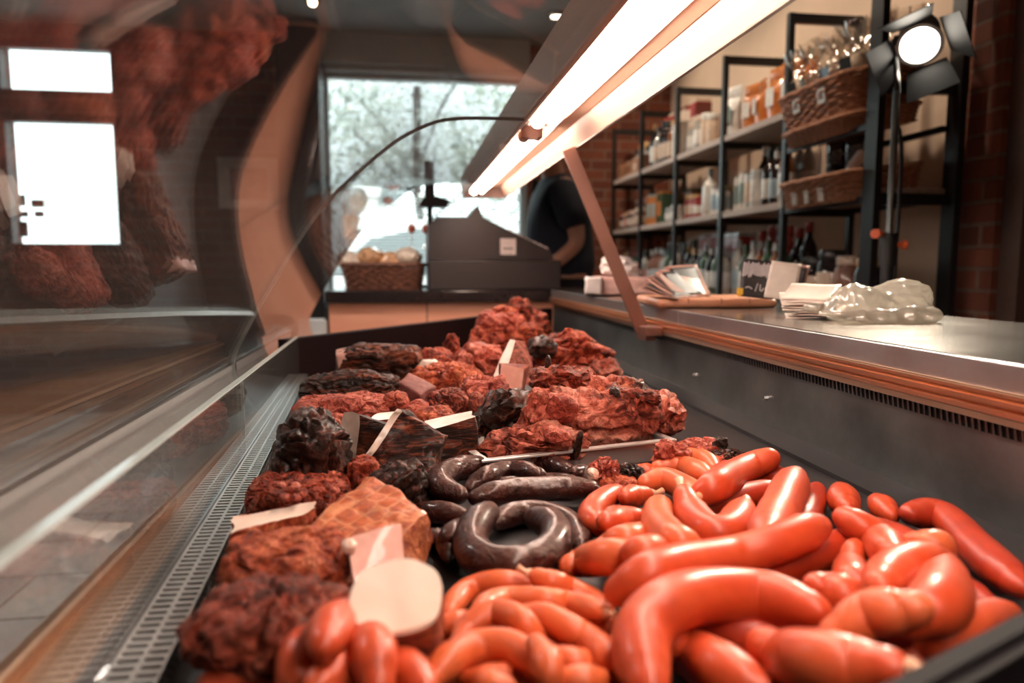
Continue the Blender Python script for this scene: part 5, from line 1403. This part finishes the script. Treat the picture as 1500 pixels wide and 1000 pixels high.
# wedge with white blade of fat
Yq = Yn+.02
co = CZ8(lambda i, j, k: {
    (0, 0, 0): py(737, 558, Yq), (0, 0, 1): py(755, 500, Yq+.045), (1, 0, 0): py(785, 565, Yq), (1, 0, 1): py(782, 540, Yq+.02),
    (0, 1, 0): py(722, 551, Yq+.02), (0, 1, 1): py(747, 496, Yq+.058), (1, 1, 0): py(785, 545, Yq+.08), (1, 1, 1): py(768, 498, Yq+.08)}[(i, j, k)])
ww = slab('wedge of roast with an upright white blade of fat, before the back heap', co, M['mt_brown'], ((0, -1),), M['fat'], seed=73, amp=.003, n=18, rnd=.2, clabel='white blade of fat')
co = CZ8(lambda i, j, k: {
    (0, 0, 0): py(729, 576, Yq-.09), (0, 0, 1): py(735, 534, Yq-.08), (1, 0, 0): py(762, 584, Yq-.09), (1, 0, 1): py(768, 540, Yq-.08),
    (0, 1, 0): py(733, 570, Yq-.04), (0, 1, 1): py(730, 531, Yq-.03), (1, 1, 0): py(768, 575, Yq-.04), (1, 1, 1): py(776, 534, Yq-.03)}[(i, j, k)])
slab('small upright block with a pale pink cut face, below the white fat blade', co, M['mt_brown'], ((1, -1),), M['fat_pink'], seed=75, amp=.002, n=14, rnd=.2)
# --- heap at the back
Yt = 1.72
GH = 'roast pieces in the back heap'
for (bb, dy, mt, sd, lab, kw) in (
    ((668, 505, 800, 560), .02, 'mt_brown', 81, 'broad brown roast at the foot of the back heap', dict(zb=D0, depth=.20)),
    ((690, 478, 745, 520), .02, 'mt_red', 82, 'red glazed roast at the left of the back heap', dict(depth=.12)),
    ((740, 476, 800, 530), .0, 'mt_red_fib', 83, 'fibrous roast in the middle of the back heap, behind the white fat blade', dict(depth=.12)),
    ((700, 455, 770, 495), .06, 'mt_pink', 84, 'pinkish roast in the upper part of the back heap', dict(depth=.12)),
    ((722, 448, 760, 476), .09, 'mt_orange', 85, 'pale golden roast high up on the back heap, left side', dict(depth=.08)),
    ((745, 437, 778, 480), .11, 'mt_brown', 86, 'roast knuckle crowning the back heap', dict(depth=.07)),
    ((760, 456, 806, 510), .10, 'mt_brown', 87, 'dark roast at the right slope of the back heap', dict(depth=.10))):
    chunk(lab, bb, Yt+dy, kw['depth'], M[mt], sd, group=GH, zb=kw.get('zb'), e=2.4, lump_=.38, fib=.22, sub=5, ff=2.4)
# rib rack to the right
Yr = 1.42
rk = chunk('reddish brown roast rack with a dark knob, right of the back heap', (778, 488, 892, 560), Yr, .14, M['mt_red'], 91, name='roast_rack', zb=D0, e=2.2, lump_=.32, fib=.22, fs=(1, 1, 1.6), sub=6, roll=.12)
bit(rk, 'dark_knob', (775, 494, 815, 524), Yr-.05, .06, M['mt_dark'], 92, 'charred knob', lump_=.4)
for k, (u, v) in enumerate(((862, 503), (876, 512), (888, 517))): bit(rk, 'rib_bone', (u-12, v-8, u+12, v+5), Yr-.02*k, .05, M['mt_pink'] if k % 2 else M['mt_brown'], 93+k, lump_=.3, roll=.3)
chunk('dim roast piece low behind the carcass, near the steel wall', (860, 530, 915, 560), Yr-.12, .07, M['mt_brown'], 97, zb=D0, e=2.3, lump_=.4, fib=.2)
# --- steel tray with the roast carcass
tc = pz(845, 640, .776)
_cr = pz(992, 644, .7775); _rz = .25; _o = Matrix.Rotation(_rz, 3, 'Z') @ Vector((.149, -.094, 0))
tray = empty('steel_tray', (_cr.x-_o.x, _cr.y-_o.y, DZ), 'shallow stainless steel tray under the roast carcass', 'tray', rz=_rz)
def tr(x0, x1, y0, y1, h):
    bm = bmesh.new(); t = .0015
    box(bm, x0, x1, y0, y1, .0005, .003)
    for (a, b, c, d_) in ((x0, x1, y0, y0+t), (x0, x1, y1-t, y1), (x0, x0+t, y0+t, y1-t), (x1-t, x1, y0+t, y1-t)): box(bm, a, b, c, d_, .003, h-.0005)
    obj('tray_body', bm, M['tray'], tray)
    bm = bmesh.new()
    for (a, b, c, d_) in ((x0-.009, x1+.009, y0-.009, y0+t), (x0-.009, x1+.009, y1-t, y1+.009), (x0-.009, x0+t, y0+t, y1-t), (x1-t, x1+.009, y0+t, y1-t)): box(bm, a, b, c, d_, h-.0015, h+.0015, .0008)
    obj('tray_rim', bm, steel('tray_rim_steel', (.80, .74, .70), .3, (.1, 1, 1), metal=.5, blotch=.1), tray)
tr(-.11, .140, -.085, .18, .027)
Yc = pz(860, 640, .785).y+.07
cz = DZ+.004
car = chunk('big roast pork carcass piece with torn skin in the steel tray', (768, 556, 968, 652), Yc, .13, M['mt_carcass'], 111, name='roast_carcass', zb=cz, e=2.3, lump_=.30, fib=.20, fs=(.7, 1, 1.3), ff=1.8, sub=6, fine=.04)
bit(car, 'shin', (696, 572, 800, 640), Yc-.005, .07, M['mt_dark'], 112, 'charred shin', e=2.3, lump_=.35, fib=.3, fs=(.6, 1, 1.6), roll=-.42, squash=.2)
bit(car, 'knuckle_end', (938, 572, 995, 634), Yc+.01, .09, M['mt_carcass'], 113, lump_=.4, fib=.25, roll=.3, zb=None)
bit(car, 'torn_skin', (765, 570, 800, 640), Yc-.058, .022, M['mt_pink'], 114, 'pale torn skin flap', lump_=.4, fib=.3, fs=(2, 1, .4), roll=.3)
bit(car, 'crackling', (775, 536, 870, 576), Yc+.03, .08, M['mt_brown'], 115, 'dark crackling', lump_=.5, fib=.35, ff=2.6)
bit(car, 'pale_fat', (868, 556, 922, 586), Yc+.005, .07, M['mt_orange'], 116, 'pale fat', lump_=.3, fib=.2)
bit(car, 'skin_curl', (918, 552, 946, 590), Yc-.005, .03, M['mt_dark'], 117, 'curled dark skin', lump_=.4, roll=-.5)
bit(car, 'bone_stub', (892, 566, 908, 586), Yc-.05, .016, M['mt_dark'], 118, 'charred bone stub', e=2.2, lump_=.2)
bit(car, 'tail', (798, 520, 808, 552), Yc+.03, .010, M['mt_dark'], 119, 'thin charred tail', e=2.2, lump_=.25)
bit(car, 'pale_meat', (788, 578, 845, 622), Yc-.055, .03, M['mt_pink'], 120, 'pale exposed meat', lump_=.25)
bit(car, 'skin_strip', (905, 570, 968, 592), Yc-.045, .03, M['mt_brown'], 121, lump_=.4, fib=.3, fs=(.5, 1, 2), roll=.15)
ps = chunk('flat pale roast flap lying at the front left of the steel tray', (702, 628, 856, 672), Yc-.085, .06, M['mt_carcass'], 125, zb=cz, e=2.6, lump_=.35, fib=.3, fs=(.5, 1, 1.5), sub=6, roll=-.05)
bit(ps, 'char_strip', (842, 630, 852, 672), Yc-.115, .010, M['mt_dark'], 126, 'thin charred strip', lump_=.3, roll=.2)
bit(ps, 'meat_lobe', (795, 626, 838, 652), Yc-.10, .04, M['mt_pink'], 127, lump_=.3, roll=.3)
# --- pieces between tray and sausages
k1 = chunk('knobbly pale roast bone with a charred end, behind the thick sausages', (958, 646, 1012, 685), pz(985, 678, .765).y, .035, M['mt_pink'], 131, name='roast_bone', zb=D0, e=2.3, lump_=.35, fib=.2, sub=5)
k2 = chunk('long pale roast bone with a ragged dark tip, beside the steel wall', (995, 643, 1064, 670), pz(1025, 662, .77).y+.02, .035, M['mt_pink'], 132, name='roast_bone', zb=D0+.004, e=2.2, lump_=.4, fib=.25, sub=5)
bit(k2, 'ragged_tip', (1044, 642, 1064, 662), pz(1025, 662, .77).y+.01, .02, M['mt_dark'], 133, 'charred ragged tip', lump_=.6)
chunk('charred strip of meat peeking out behind the thick sausages', (1042, 658, 1094, 676), pz(1068, 674, .765).y+.015, .03, M['mt_dark'], 134, zb=D0, e=2.4, lump_=.3, fib=.3, sub=5)
k4 = chunk('stringy roast stub with a white tied end, between tray and sausages', (864, 673, 906, 702), pz(885, 700, .765).y, .03, M['mt_pink'], 135, zb=D0, e=2.4, lump_=.25, fib=.3, fs=(2, 1, .5), ff=3, sub=5)
bit(k4, 'tied_end', (860, 686, 876, 704), pz(885, 700, .765).y-.012, .014, M['fat'], 136, 'white tied end', lump_=.2)
chunk('small dark brown roast stub right of the stringy one', (905, 679, 942, 702), pz(922, 700, .765).y+.005, .03, M['mt_dark'], 137, zb=D0, e=2.4, lump_=.2, fib=.3, fs=(2, 1, .5), ff=4)
chunk('flat orange roast crust in front of the stringy stub', (876, 697, 935, 716), pz(905, 714, .76).y+.006, .04, M['mt_orange'], 138, zb=D0, e=2.5, lump_=.2, fib=.2)
# black tray edge close to the camera at the lower right
a, b = pz(1285, 1006, .832), pz(1520, 884, .832)
d = (b-a).normalized(); a2 = a-d*.06; b2 = b+d*.22; nrm_ = Vector((d.y, -d.x, 0))
t = empty('black_tray', tuple((a2+b2)/2 - Vector((0, 0, .832-DZ))), 'black plastic tray wall close by at the lower right corner', 'tray')
T2 = Vector(t.location)
def prof_bar(name, w0, w1, z0, z1, m):
    bm = bmesh.new(); P = [a2-nrm_*-w0, b2-nrm_*-w0, b2-nrm_*-w1, a2-nrm_*-w1]
    prism(bm, [(p.x-T2.x, p.y-T2.y) for p in P], 'z', z0-T2.z, z1-T2.z); obj(name, bm, m, t)
prof_bar('tray_wall', .004, .010, DZ+.001, .826, M['black_plastic'])
prof_bar('rim_step', .004, .016, .8262, .829, M['black_plastic'])
prof_bar('tray_rim', .000, .009, .8292, .832, M['black_plastic'])
# ================================================================= RACK WITH GOODS ALONG THE RIGHT WALL
M['rack_black'] = plain('rack_black_metal', (.014, .013, .014), .4, var=.2)
M['rack_wood'] = wood('pale_shelf_board', (.40, .30, .25), (.58, .46, .40), 4, (1, .1, 1), .5)
RX0, RX1 = 1.48, 1.765
FY = [5.05, 4.44, 3.84, 3.25, 2.68, 2.14]
rack = empty('shelving_rack', (1.62, 3.6, 0), 'long black metal rack with pale wooden boards along the right wall', 'shelf')
RO = Vector(rack.location)
def RK(o): o.parent = rack; o.location = Vector(o.location)-RO; return o
SH = [.86, 1.253, 1.603]
for y in FY:
    hi = 1.965 if y > 2.2 else 2.54
    w = .012 if y > 2.2 else .03
    for x in (RX0, RX1): RK(boxo('post', x-.012, x+.012, y-w, y+w, 0, hi, M['rack_black']))
    for z in (.15, *[s-.045 for s in SH], 1.94): RK(boxo('side_rail', RX0+.0121, RX1-.0121, y-.011, y+.011, z-.012, z+.024, M['rack_black']))
for k, z in enumerate(SH):
    for a, b in zip(FY, FY[1:]):
        if k == 2 and b < 2.3: continue
        RK(boxo('shelf_board', RX0-.004, RX1-.013, b+.0125, a-.0125, z-.028, z, M['rack_wood'], bev=.002))
for z in (1.455, 1.225): 
    RK(boxo('basket_bar', RX0-.01, RX0+.01, 2.165, 2.655, z-.02, z, M['rack_black'])); RK(boxo('basket_bar', RX1-.03, RX1-.013, 2.165, 2.655, z-.02, z, M['rack_black']))
def gl(name, col, rough=.08): return plain(name, col, rough, var=.15, coat=.6)
GM = dict(clear=gl('bottle_clear', (.42, .40, .38)), dark=gl('bottle_dark', (.020, .012, .012)), green=gl('bottle_green', (.05, .09, .05)), amber=gl('bottle_amber', (.22, .07, .02)),
          white=gl('pack_white', (.78, .75, .72), .3), cream=gl('pack_cream', (.66, .50, .38), .4), orange=gl('pack_orange', (.60, .20, .05), .25), purple=gl('pack_purple', (.14, .04, .10), .25),
          red=gl('cap_red', (.36, .035, .03), .3), blue=gl('label_blue', (.32, .42, .50), .4), gold=gl('cap_gold', (.60, .36, .14), .3), brown=gl('pack_brown', (.22, .09, .05), .4), black=gl('pack_black', (.02, .02, .022), .4),
          silver=gl('can_silver', (.55, .56, .57), .25), wood=gl('crate_wood', (.40, .19, .10), .6), pink=gl('pack_pink', (.60, .28, .26), .4), teal=gl('label_teal', (.28, .36, .34), .4))
ORD = ['first', 'second', 'third', 'fourth', 'fifth', 'sixth', 'seventh', 'eighth', 'ninth', 'tenth', 'eleventh', 'twelfth', 'thirteenth', 'fourteenth', 'fifteenth', 'sixteenth', 'seventeenth', 'eighteenth', 'nineteenth', 'twentieth']
ORD += ['twenty-'+o for o in ORD[:9]] + ['thirtieth'] + ['thirty-'+o for o in ORD[:9]] + ['fortieth'] + ['forty-'+o for o in ORD[:9]]
def bottle(loc, h, r, body, cap, lab, label, grp, neck=.34, shoulder=.62):
    t = empty('bottle', loc, label, 'bottle', grp)
    nr = r*neck
    lathe_o('glass_body', [(0, 0), (r*.92, 0), (r, .004), (r, h*shoulder), (r*.8, h*(shoulder+.07)), (nr, h*(shoulder+.18)), (nr, h*.93), (0, h*.93)], GM[body], t, 16)
    lathe_o('cap', [(nr*1.12, h*.86), (nr*1.25, h*.865), (nr*1.25, h), (0, h)], GM[cap], t, 12)
    if lab: lathe_o('paper_label', [(r*1.008, h*.14), (r*1.015, h*.145), (r*1.015, h*.48), (r*1.008, h*.485)], GM[lab], t, 16)
def jar(loc, h, r, body, lid, lab, label, grp):
    t = empty('jar', loc, label, 'jar', grp)
    lathe_o('glass_body', [(0, 0), (r*.93, 0), (r, .005), (r, h*.72), (r*.82, h*.82), (r*.82, h*.84), (0, h*.84)], GM[body], t, 16)
    lathe_o('lid', [(r*.9, h*.82), (r*.92, h*.83), (r*.92, h*.98), (r*.86, h), (0, h)], GM[lid], t, 16)
    if lab: lathe_o('paper_label', [(r*1.008, h*.2), (r*1.015, h*.21), (r*1.015, h*.58), (r*1.008, h*.59)], GM[lab], t, 16)
def can(loc, h, r, body, lid, lab, label, grp):
    t = empty('can', loc, label, 'can', grp)
    lathe_o('can_body', [(0, 0), (r*.95, 0), (r, .005), (r, h-.006), (r*.95, h-.002), (0, h-.002)], GM[body], t, 16)
    lathe_o('can_lid', [(r*.93, h-.0018), (r*.93, h+.004), (0, h+.004)], GM[lid], t, 14)
    lathe_o('paper_label', [(r*1.006, h*.2), (r*1.012, h*.205), (r*1.012, h*.75), (r*1.006, h*.755)], GM[lab], t, 16)
def carton(loc, h, w, d, body, top, label, grp, name='carton'):
    t = empty(name, loc, label, 'box', grp)
    boxo('box_body', -d/2, d/2, -w/2, w/2, 0, h*.94, GM[body], t, bev=.003)
    boxo('lid_flap', -d/2*.98, d/2*.98, -w/2*.98, w/2*.98, h*.9405, h, GM[top], t, bev=.002)
    boxo('front_print', -d/2-.0012, -d/2-.0002, -w/2*.7, w/2*.7, h*.25, h*.7, GM[top], t)
def pouch(loc, h, w, d, body, lab, label, grp, seed, lean=0.0, name='snack_pouch', cat='bag'):
    t = empty(name, loc, label, cat, grp, rz=random.Random(seed).uniform(-.3, .3))
    n = 14; V = []; Fc = []
    for j in range(n+1):
        b = j/n; th = d/2*(math.sin(PI*min(1, b*1.15+.12))**.6 if b < .9 else .12); ww = w/2*(1-.06*math.sin(b*PI))
        for i in range(20):
            a = 2*PI*i/20; cr = 1+.10*noise.noise(Vector((math.cos(a)*2, b*7, seed*3.3)))
            V.append(Vector((math.cos(a)*th*cr+lean*b*h, math.sin(a)*ww*cr, b*h)))
    for j in range(n):
        for i in range(20): Fc.append((j*20+i, j*20+(i+1) % 20, (j+1)*20+(i+1) % 20, (j+1)*20+i))
    Fc.append(tuple(range(20))[::-1]); Fc.append(tuple(n*20+i for i in range(20)))
    vf('pouch_body', V, Fc, GM[body], t)
    if lab:
        bm = bmesh.new(); box(bm, -d/2*1.12-.001, -d/2*1.12, -w*.24, w*.24, h*.3, h*.62); obj('front_label', bm, GM[lab], t)
rnd = random.Random(21)
cnt = {}
def place(shelf, y0, y1, kind, spec, hr, rr, row=0, gap=.004):
    """fill a stretch of board from y0 (far) to y1 (near) with one kind of goods, front row or second row"""
    z = SH[shelf]+.0006; nm = ('bottom', 'middle', 'top')[shelf]; y = y0
    while True:
        s = spec[rnd.randrange(len(spec))]; r = rnd.uniform(*rr); h = rnd.uniform(*hr)
        if y-2*r < y1: break
        yc = y-r; y -= 2*r+gap; x = RX0+.03+r+rnd.uniform(0, .006)+row*.105
        key = (shelf, row); i = cnt.get(key, 0); cnt[key] = i+1
        where = f'{nm} rack shelf, {"front" if row == 0 else "rear"} row, {ORD[i]} from the brick wall'
        g = f'goods on the {nm} rack shelf'
        loc = (x, yc, z)
        cols = {'clear': 'clear', 'dark': 'dark', 'green': 'green', 'amber': 'amber'}
        if kind == 'bottle': bottle(loc, h, r, s[0], s[1], s[2], f'{s[0]} bottle, {s[1]} cap, {where}', g)
        elif kind == 'jar': jar(loc, h, r, s[0], s[1], s[2], f'{s[0]} jar, {s[1]} lid, {where}', g)
        elif kind == 'can': can(loc, h, r, s[0], s[1], s[2], f'{s[0]} can, {s[2]} label, {where}', g)
        elif kind == 'carton': carton(loc, h, 2*r, min(.12, 2.4*r), s[0], s[1], f'{s[0]} box, {s[1]} print, {where}', g)
        elif kind == 'pouch': pouch(loc, h, 2*r, .07, s[0], s[1], f'{s[0]} bag of snacks, {where}', g, i+shelf*50+row*100)
# top shelf
place(2, 5.03, 4.47, 'carton', [('wood', 'brown'), ('wood', 'cream'), ('brown', 'cream')], (.10, .11), (.045, .055))
place(2, 5.03, 4.47, 'jar', [('clear', 'gold', 'cream'), ('clear', 'black', 'white')], (.20, .24), (.034, .04), 1)
place(2, 4.41, 3.99, 'bottle', [('dark', 'black', 'cream'), ('amber', 'gold', 'cream'), ('clear', 'black', 'cream'), ('dark', 'gold', 'white')], (.22, .27), (.032, .037))
place(2, 3.985, 3.87, 'carton', [('white', 'white')], (.19, .20), (.05, .05))
place(2, 4.41, 3.87, 'carton', [('cream', 'red'), ('cream', 'brown'), ('red', 'cream')], (.30, .33), (.035, .045), 1)
place(2, 3.81, 3.40, 'jar', [('clear', 'cream', 'white'), ('cream', 'white', 'cream'), ('clear', 'silver', 'cream')], (.15, .19), (.036, .044))
place(2, 3.40, 3.27, 'pouch', [('white', 'teal')], (.24, .25), (.055, .058))
place(2, 3.81, 3.27, 'pouch', [('cream', 'white'), ('white', 'cream')], (.18, .21), (.05, .055), 1)
place(2, 3.22, 2.70, 'pouch', [('orange', 'purple'), ('purple', 'orange'), ('orange', 'white')], (.20, .24), (.05, .06))
place(2, 3.22, 2.70, 'pouch', [('orange', 'gold'), ('orange', 'purple')], (.25, .28), (.06, .065), 1)
# middle shelf
place(1, 5.03, 4.47, 'jar', [('brown', 'cream', 'cream'), ('dark', 'pink', 'cream'), ('brown', 'gold', 'pink')], (.11, .13), (.036, .042))
place(1, 5.03, 4.47, 'jar', [('brown', 'pink', 'cream'), ('amber', 'cream', 'cream')], (.20, .22), (.040, .045), 1)
place(1, 4.41, 4.12, 'carton', [('teal', 'orange'), ('green', 'orange'), ('orange', 'teal')], (.17, .19), (.042, .048))
place(1, 4.11, 3.87, 'jar', [('white', 'white', 'white'), ('clear', 'silver', 'white')], (.08, .12), (.028, .034))
place(1, 4.41, 3.87, 'carton', [('brown', 'green'), ('black', 'orange')], (.18, .20), (.05, .06), 1)
place(1, 3.81, 3.60, 'jar', [('red', 'red', 'white'), ('red', 'gold', 'cream')], (.08, .13), (.026, .032))
place(1, 3.60, 3.50, 'bottle', [('white', 'white', 'white')], (.24, .25), (.042, .042))
place(1, 3.48, 3.27, 'can', [('blue', 'black', 'white'), ('white', 'black', 'blue')], (.11, .15), (.032, .036))
place(1, 3.81, 3.27, 'jar', [('brown', 'black', 'cream'), ('dark', 'gold', None)], (.13, .16), (.036, .045), 1)
place(1, 3.22, 2.97, 'can', [('silver', 'black', 'cream'), ('silver', 'white', 'white'), ('white', 'silver', 'teal'), ('blue', 'silver', 'silver')], (.15, .17), (.024, .028))
place(1, 2.96, 2.70, 'bottle', [('dark', 'black', 'white'), ('dark', 'silver', 'blue'), ('clear', 'red', 'pink'), ('amber', 'gold', 'white')], (.20, .26), (.030, .035))
place(1, 3.22, 2.70, 'bottle', [('clear', 'gold', 'white'), ('dark', 'black', None), ('dark', 'white', 'cream')], (.26, .30), (.034, .038), 1)
# bottom shelf
place(0, 5.03, 4.47, 'bottle', [('green', 'red', 'white'), ('clear', 'gold', 'white'), ('clear', 'green', 'pink')], (.22, .25), (.034, .038))
place(0, 4.41, 3.87, 'bottle', [('clear', 'silver', 'white'), ('clear', 'blue', 'white'), ('green', 'black', 'white'), ('amber', 'white', 'silver')], (.22, .26), (.033, .037))
place(0, 4.41, 3.87, 'bottle', [('dark', 'green', 'pink'), ('clear', 'white', 'pink')], (.27, .30), (.036, .04), 1)
place(0, 3.81, 3.27, 'bottle', [('dark', 'silver', 'white'), ('clear', 'silver', 'white'), ('dark', 'gold', 'cream'), ('green', 'silver', 'silver')], (.22, .25), (.031, .036))
place(0, 3.81, 3.27, 'carton', [('red', 'white'), ('pink', 'red')], (.30, .34), (.036, .04), 1)
place(0, 3.22, 2.70, 'bottle', [('clear', 'silver', 'blue'), ('amber', 'silver', 'blue'), ('green', 'green', 'white'), ('clear', 'green', 'white')], (.22, .26), (.030, .034))
place(0, 3.22, 2.70, 'bottle', [('red', 'red', 'white'), ('dark', 'red', 'cream')], (.30, .33), (.036, .04), 1)
place(0, 2.64, 2.18, 'jar', [('dark', 'black', 'cream'), ('brown', 'cream', None), ('dark', 'gold', None)], (.16, .20), (.05, .056))
# stacked dark tins behind the middle basket
for i, (y, z, w) in enumerate(((2.60, 1.2536, 'lower left'), (2.48, 1.2536, 'lower right'), (2.60, 1.391, 'upper left'), (2.48, 1.391, 'upper right'))):
    can((1.66, y, z), .13, .05, 'black', 'dark', 'dark', f'{w} black tin of the four stacked behind the middle wicker basket', 'stacked black tins')
# baskets in the nearest bay
def rbasket(loc, lx_, ly_, h, label, tilt, mat):
    t = empty('wicker_basket', loc, label, 'basket', 'wicker baskets'); t.rotation_euler = (0, tilt, 0)
    basket_parts(t, lx_, ly_, h, mat, 9, .08, .0042, 40)
    return t
b1_ = rbasket((1.575, 2.43, 1.525), .30, .47, .125, 'brown wicker basket of cellophane gift bags on the upper rack', -.16, M['wicker'])
b3_ = rbasket((1.580, 2.43, 1.463), .29, .46, .055, 'shallow empty wicker basket directly under the gift bag basket', -.16, M['wicker'])
b2_ = rbasket((1.575, 2.41, 1.228), .30, .47, .095, 'shallow wicker basket with bread on the middle rack level', -.12, M['wicker'])
M['cellow'] = plastic()
for k, (y, z, c) in enumerate(((2.50, 1.575, 'white'), (2.34, 1.575, 'white'))):
    t = empty('price_tag', (1.412, y, z), ['pale printed price tag left on the upper wicker basket', 'crumpled white price tag right on the upper wicker basket'][k], 'price tag', 'price tags on the wicker baskets')
    t.rotation_euler = (0, -.16, 0)
    boxo('tag_card', -.001, .001, -.022, .022, -.022, .028, GM['white'], t); boxo('tag_print', -.0016, -.0011, -.014, .014, -.008, .012, GM['brown'], t)
for k, y in enumerate((2.60, 2.50, 2.42, 2.33)):
    t = empty('price_tag', (1.420, y, 1.245), f'small white price tag, {ORD[k]} from the left along the middle wicker basket', 'price tag', 'price tags on the wicker baskets')
    t.rotation_euler = (0, -.12, .2*(k % 2))
    boxo('tag_card', -.001, .001, -.013, .013, -.022, .022, GM['white'], t); boxo('tag_clip', -.0018, -.0011, -.008, .008, .010, .018, GM['silver'], t)
# gift bags
k = 0
for row, (x, zz) in enumerate(((1.49, 1.585), (1.580, 1.61), (1.67, 1.63))):
    for j in range(4):
        y = 2.58-.112*j-.02*(row % 2); sd = 300+k
        t = empty('gift_bag', (x, y, zz), f'cellophane gift bag with dark label, {("front", "middle", "rear")[row]} row, {ORD[j]} from left in the upper basket', 'bag', 'cellophane gift bags'); t.rotation_euler = (0, -.2, rnd.uniform(-.4, .4))
        lump('bag_contents', (0, 0, .055), .036, .045, .060, GM['brown'] if (k % 3) else GM['cream'], sd, None, None, None, .25, t)
        bmx = bmesh.new(); n = 22; rings = []
        for (b, r) in ((.02, .043), (.06, .050), (.10, .044), (.125, .022), (.135, .012), (.15, .028), (.185, .050), (.21, .058)):
            rg = []
            for i in range(n):
                a = 2*PI*i/n; q = 1+(.12 if b < .13 else .35)*noise.noise(Vector((math.cos(a)*3, math.sin(a)*3, sd+b*9)))+(.18*math.cos(a*7) if b > .14 else 0)
                rg.append(bmx.verts.new((r*q*math.cos(a)*.85, r*q*math.sin(a), b+(.02*noise.noise(Vector((a*3, sd, 0))) if b > .18 else 0))))
            rings.append(rg)
        for A, B in zip(rings, rings[1:]):
            for i in range(n): bmx.faces.new((A[i], A[(i+1) % n], B[(i+1) % n], B[i]))
        obj('cellophane_wrap', bmx, M['cello'], t, True)
        boxo('dark_label', -.052, -.050, -.022, .022, .03, .10, GM['black'], t); k += 1
for j in range(4):
    y = 2.56-.10*j
    lump('bread_loaf', (1.58, y, 1.29), .10, .045, .035, M['mt_brown'], 400+j, f'brown bread loaf, {ORD[j]} from left in the middle wicker basket', 'bread', 'loaves in the middle basket', .12)
t = empty('paper_roll', (1.52, 2.30, 1.34), 'white rolled paper bag standing in the middle wicker basket', 'bag'); t.rotation_euler = (.3, .5, 0)
bm = bmesh.new(); lathe(bm, [(0, -.03), (.016, -.03), (.021, .0), (.020, .05), (.014, .055), (0, .05)], 14); obj('roll_body', bm, M['whitepaper'], t, True)
# warm spots on the ceiling that light the rack wall
for i, (x, y) in enumerate(((.95, 4.55), (.95, 3.4), (.95, 2.3))):
    t = empty('downlight_or_fill', (x, y, ZC), f'round ceiling downlight over the rack, {ORD[i]} from the shop window', 'lamp', 'ceiling downlights')
    bm = bmesh.new(); lathe(bm, [(.0, -.02), (.05, -.02), (.06, 0), (0, 0)], 20); obj('housing', bm, M['dark_frame'], t, True)
    bm = bmesh.new(); cyl(bm, (0, 0, -.0225), (0, 0, -.0205), .035, n=18); obj('diffuser', bm, emission('downlight_or_fill_glow', (1, .82, .62), 12), t)
    ld = bpy.data.lights.new('downlight', 'SPOT'); o = bpy.data.objects.new('downlight_or_fill_beam', ld); COL.objects.link(o)
    ld.energy = 62 if i < 2 else 40; ld.color = (1, .80, .60); ld.spot_size = 2.0 if i < 2 else 1.5; ld.spot_blend = .7; ld.shadow_soft_size = .05
    o.location = (x, y, ZC-.03); o.rotation_euler = (Vector((x, y, ZC))-Vector((1.78, y-.15+(.35 if i == 2 else 0), 1.6))).to_track_quat('Z', 'Y').to_euler()

for i, (x, y, lab, en) in enumerate(((-1.35, 1.7, 'added ceiling fill light on the customer side, nearer the camera', 120), (-1.5, 3.6, 'added ceiling fill light on the customer side, nearer the brick wall', 60), (-.45, 1.75, 'added ceiling fill light in front of the service counter', 45))):  # unseen fill lights added to brighten the floor, left brick and counter front
    t = empty('downlight_or_fill', (x, y, ZC), lab, 'lamp', 'ceiling downlights')
    bm = bmesh.new(); lathe(bm, [(.0, -.02), (.05, -.02), (.06, 0), (0, 0)], 20); obj('housing', bm, M['dark_frame'], t, True)
    bm = bmesh.new(); cyl(bm, (0, 0, -.0225), (0, 0, -.0205), .035, n=18); obj('diffuser', bm, bpy.data.materials['downlight_or_fill_glow'], t)
    ld = bpy.data.lights.new('downlight', 'SPOT'); o = bpy.data.objects.new('downlight_or_fill_beam', ld); COL.objects.link(o)
    ld.energy = en; ld.color = (1, .88, .80); ld.spot_size = 1.2 if en == 45 else 2.3; ld.spot_blend = .6; ld.shadow_soft_size = .05
    o.location = (x, y, ZC-.03); o.rotation_euler = (.62, 0, 0) if en == 45 else (0, 0, 0)
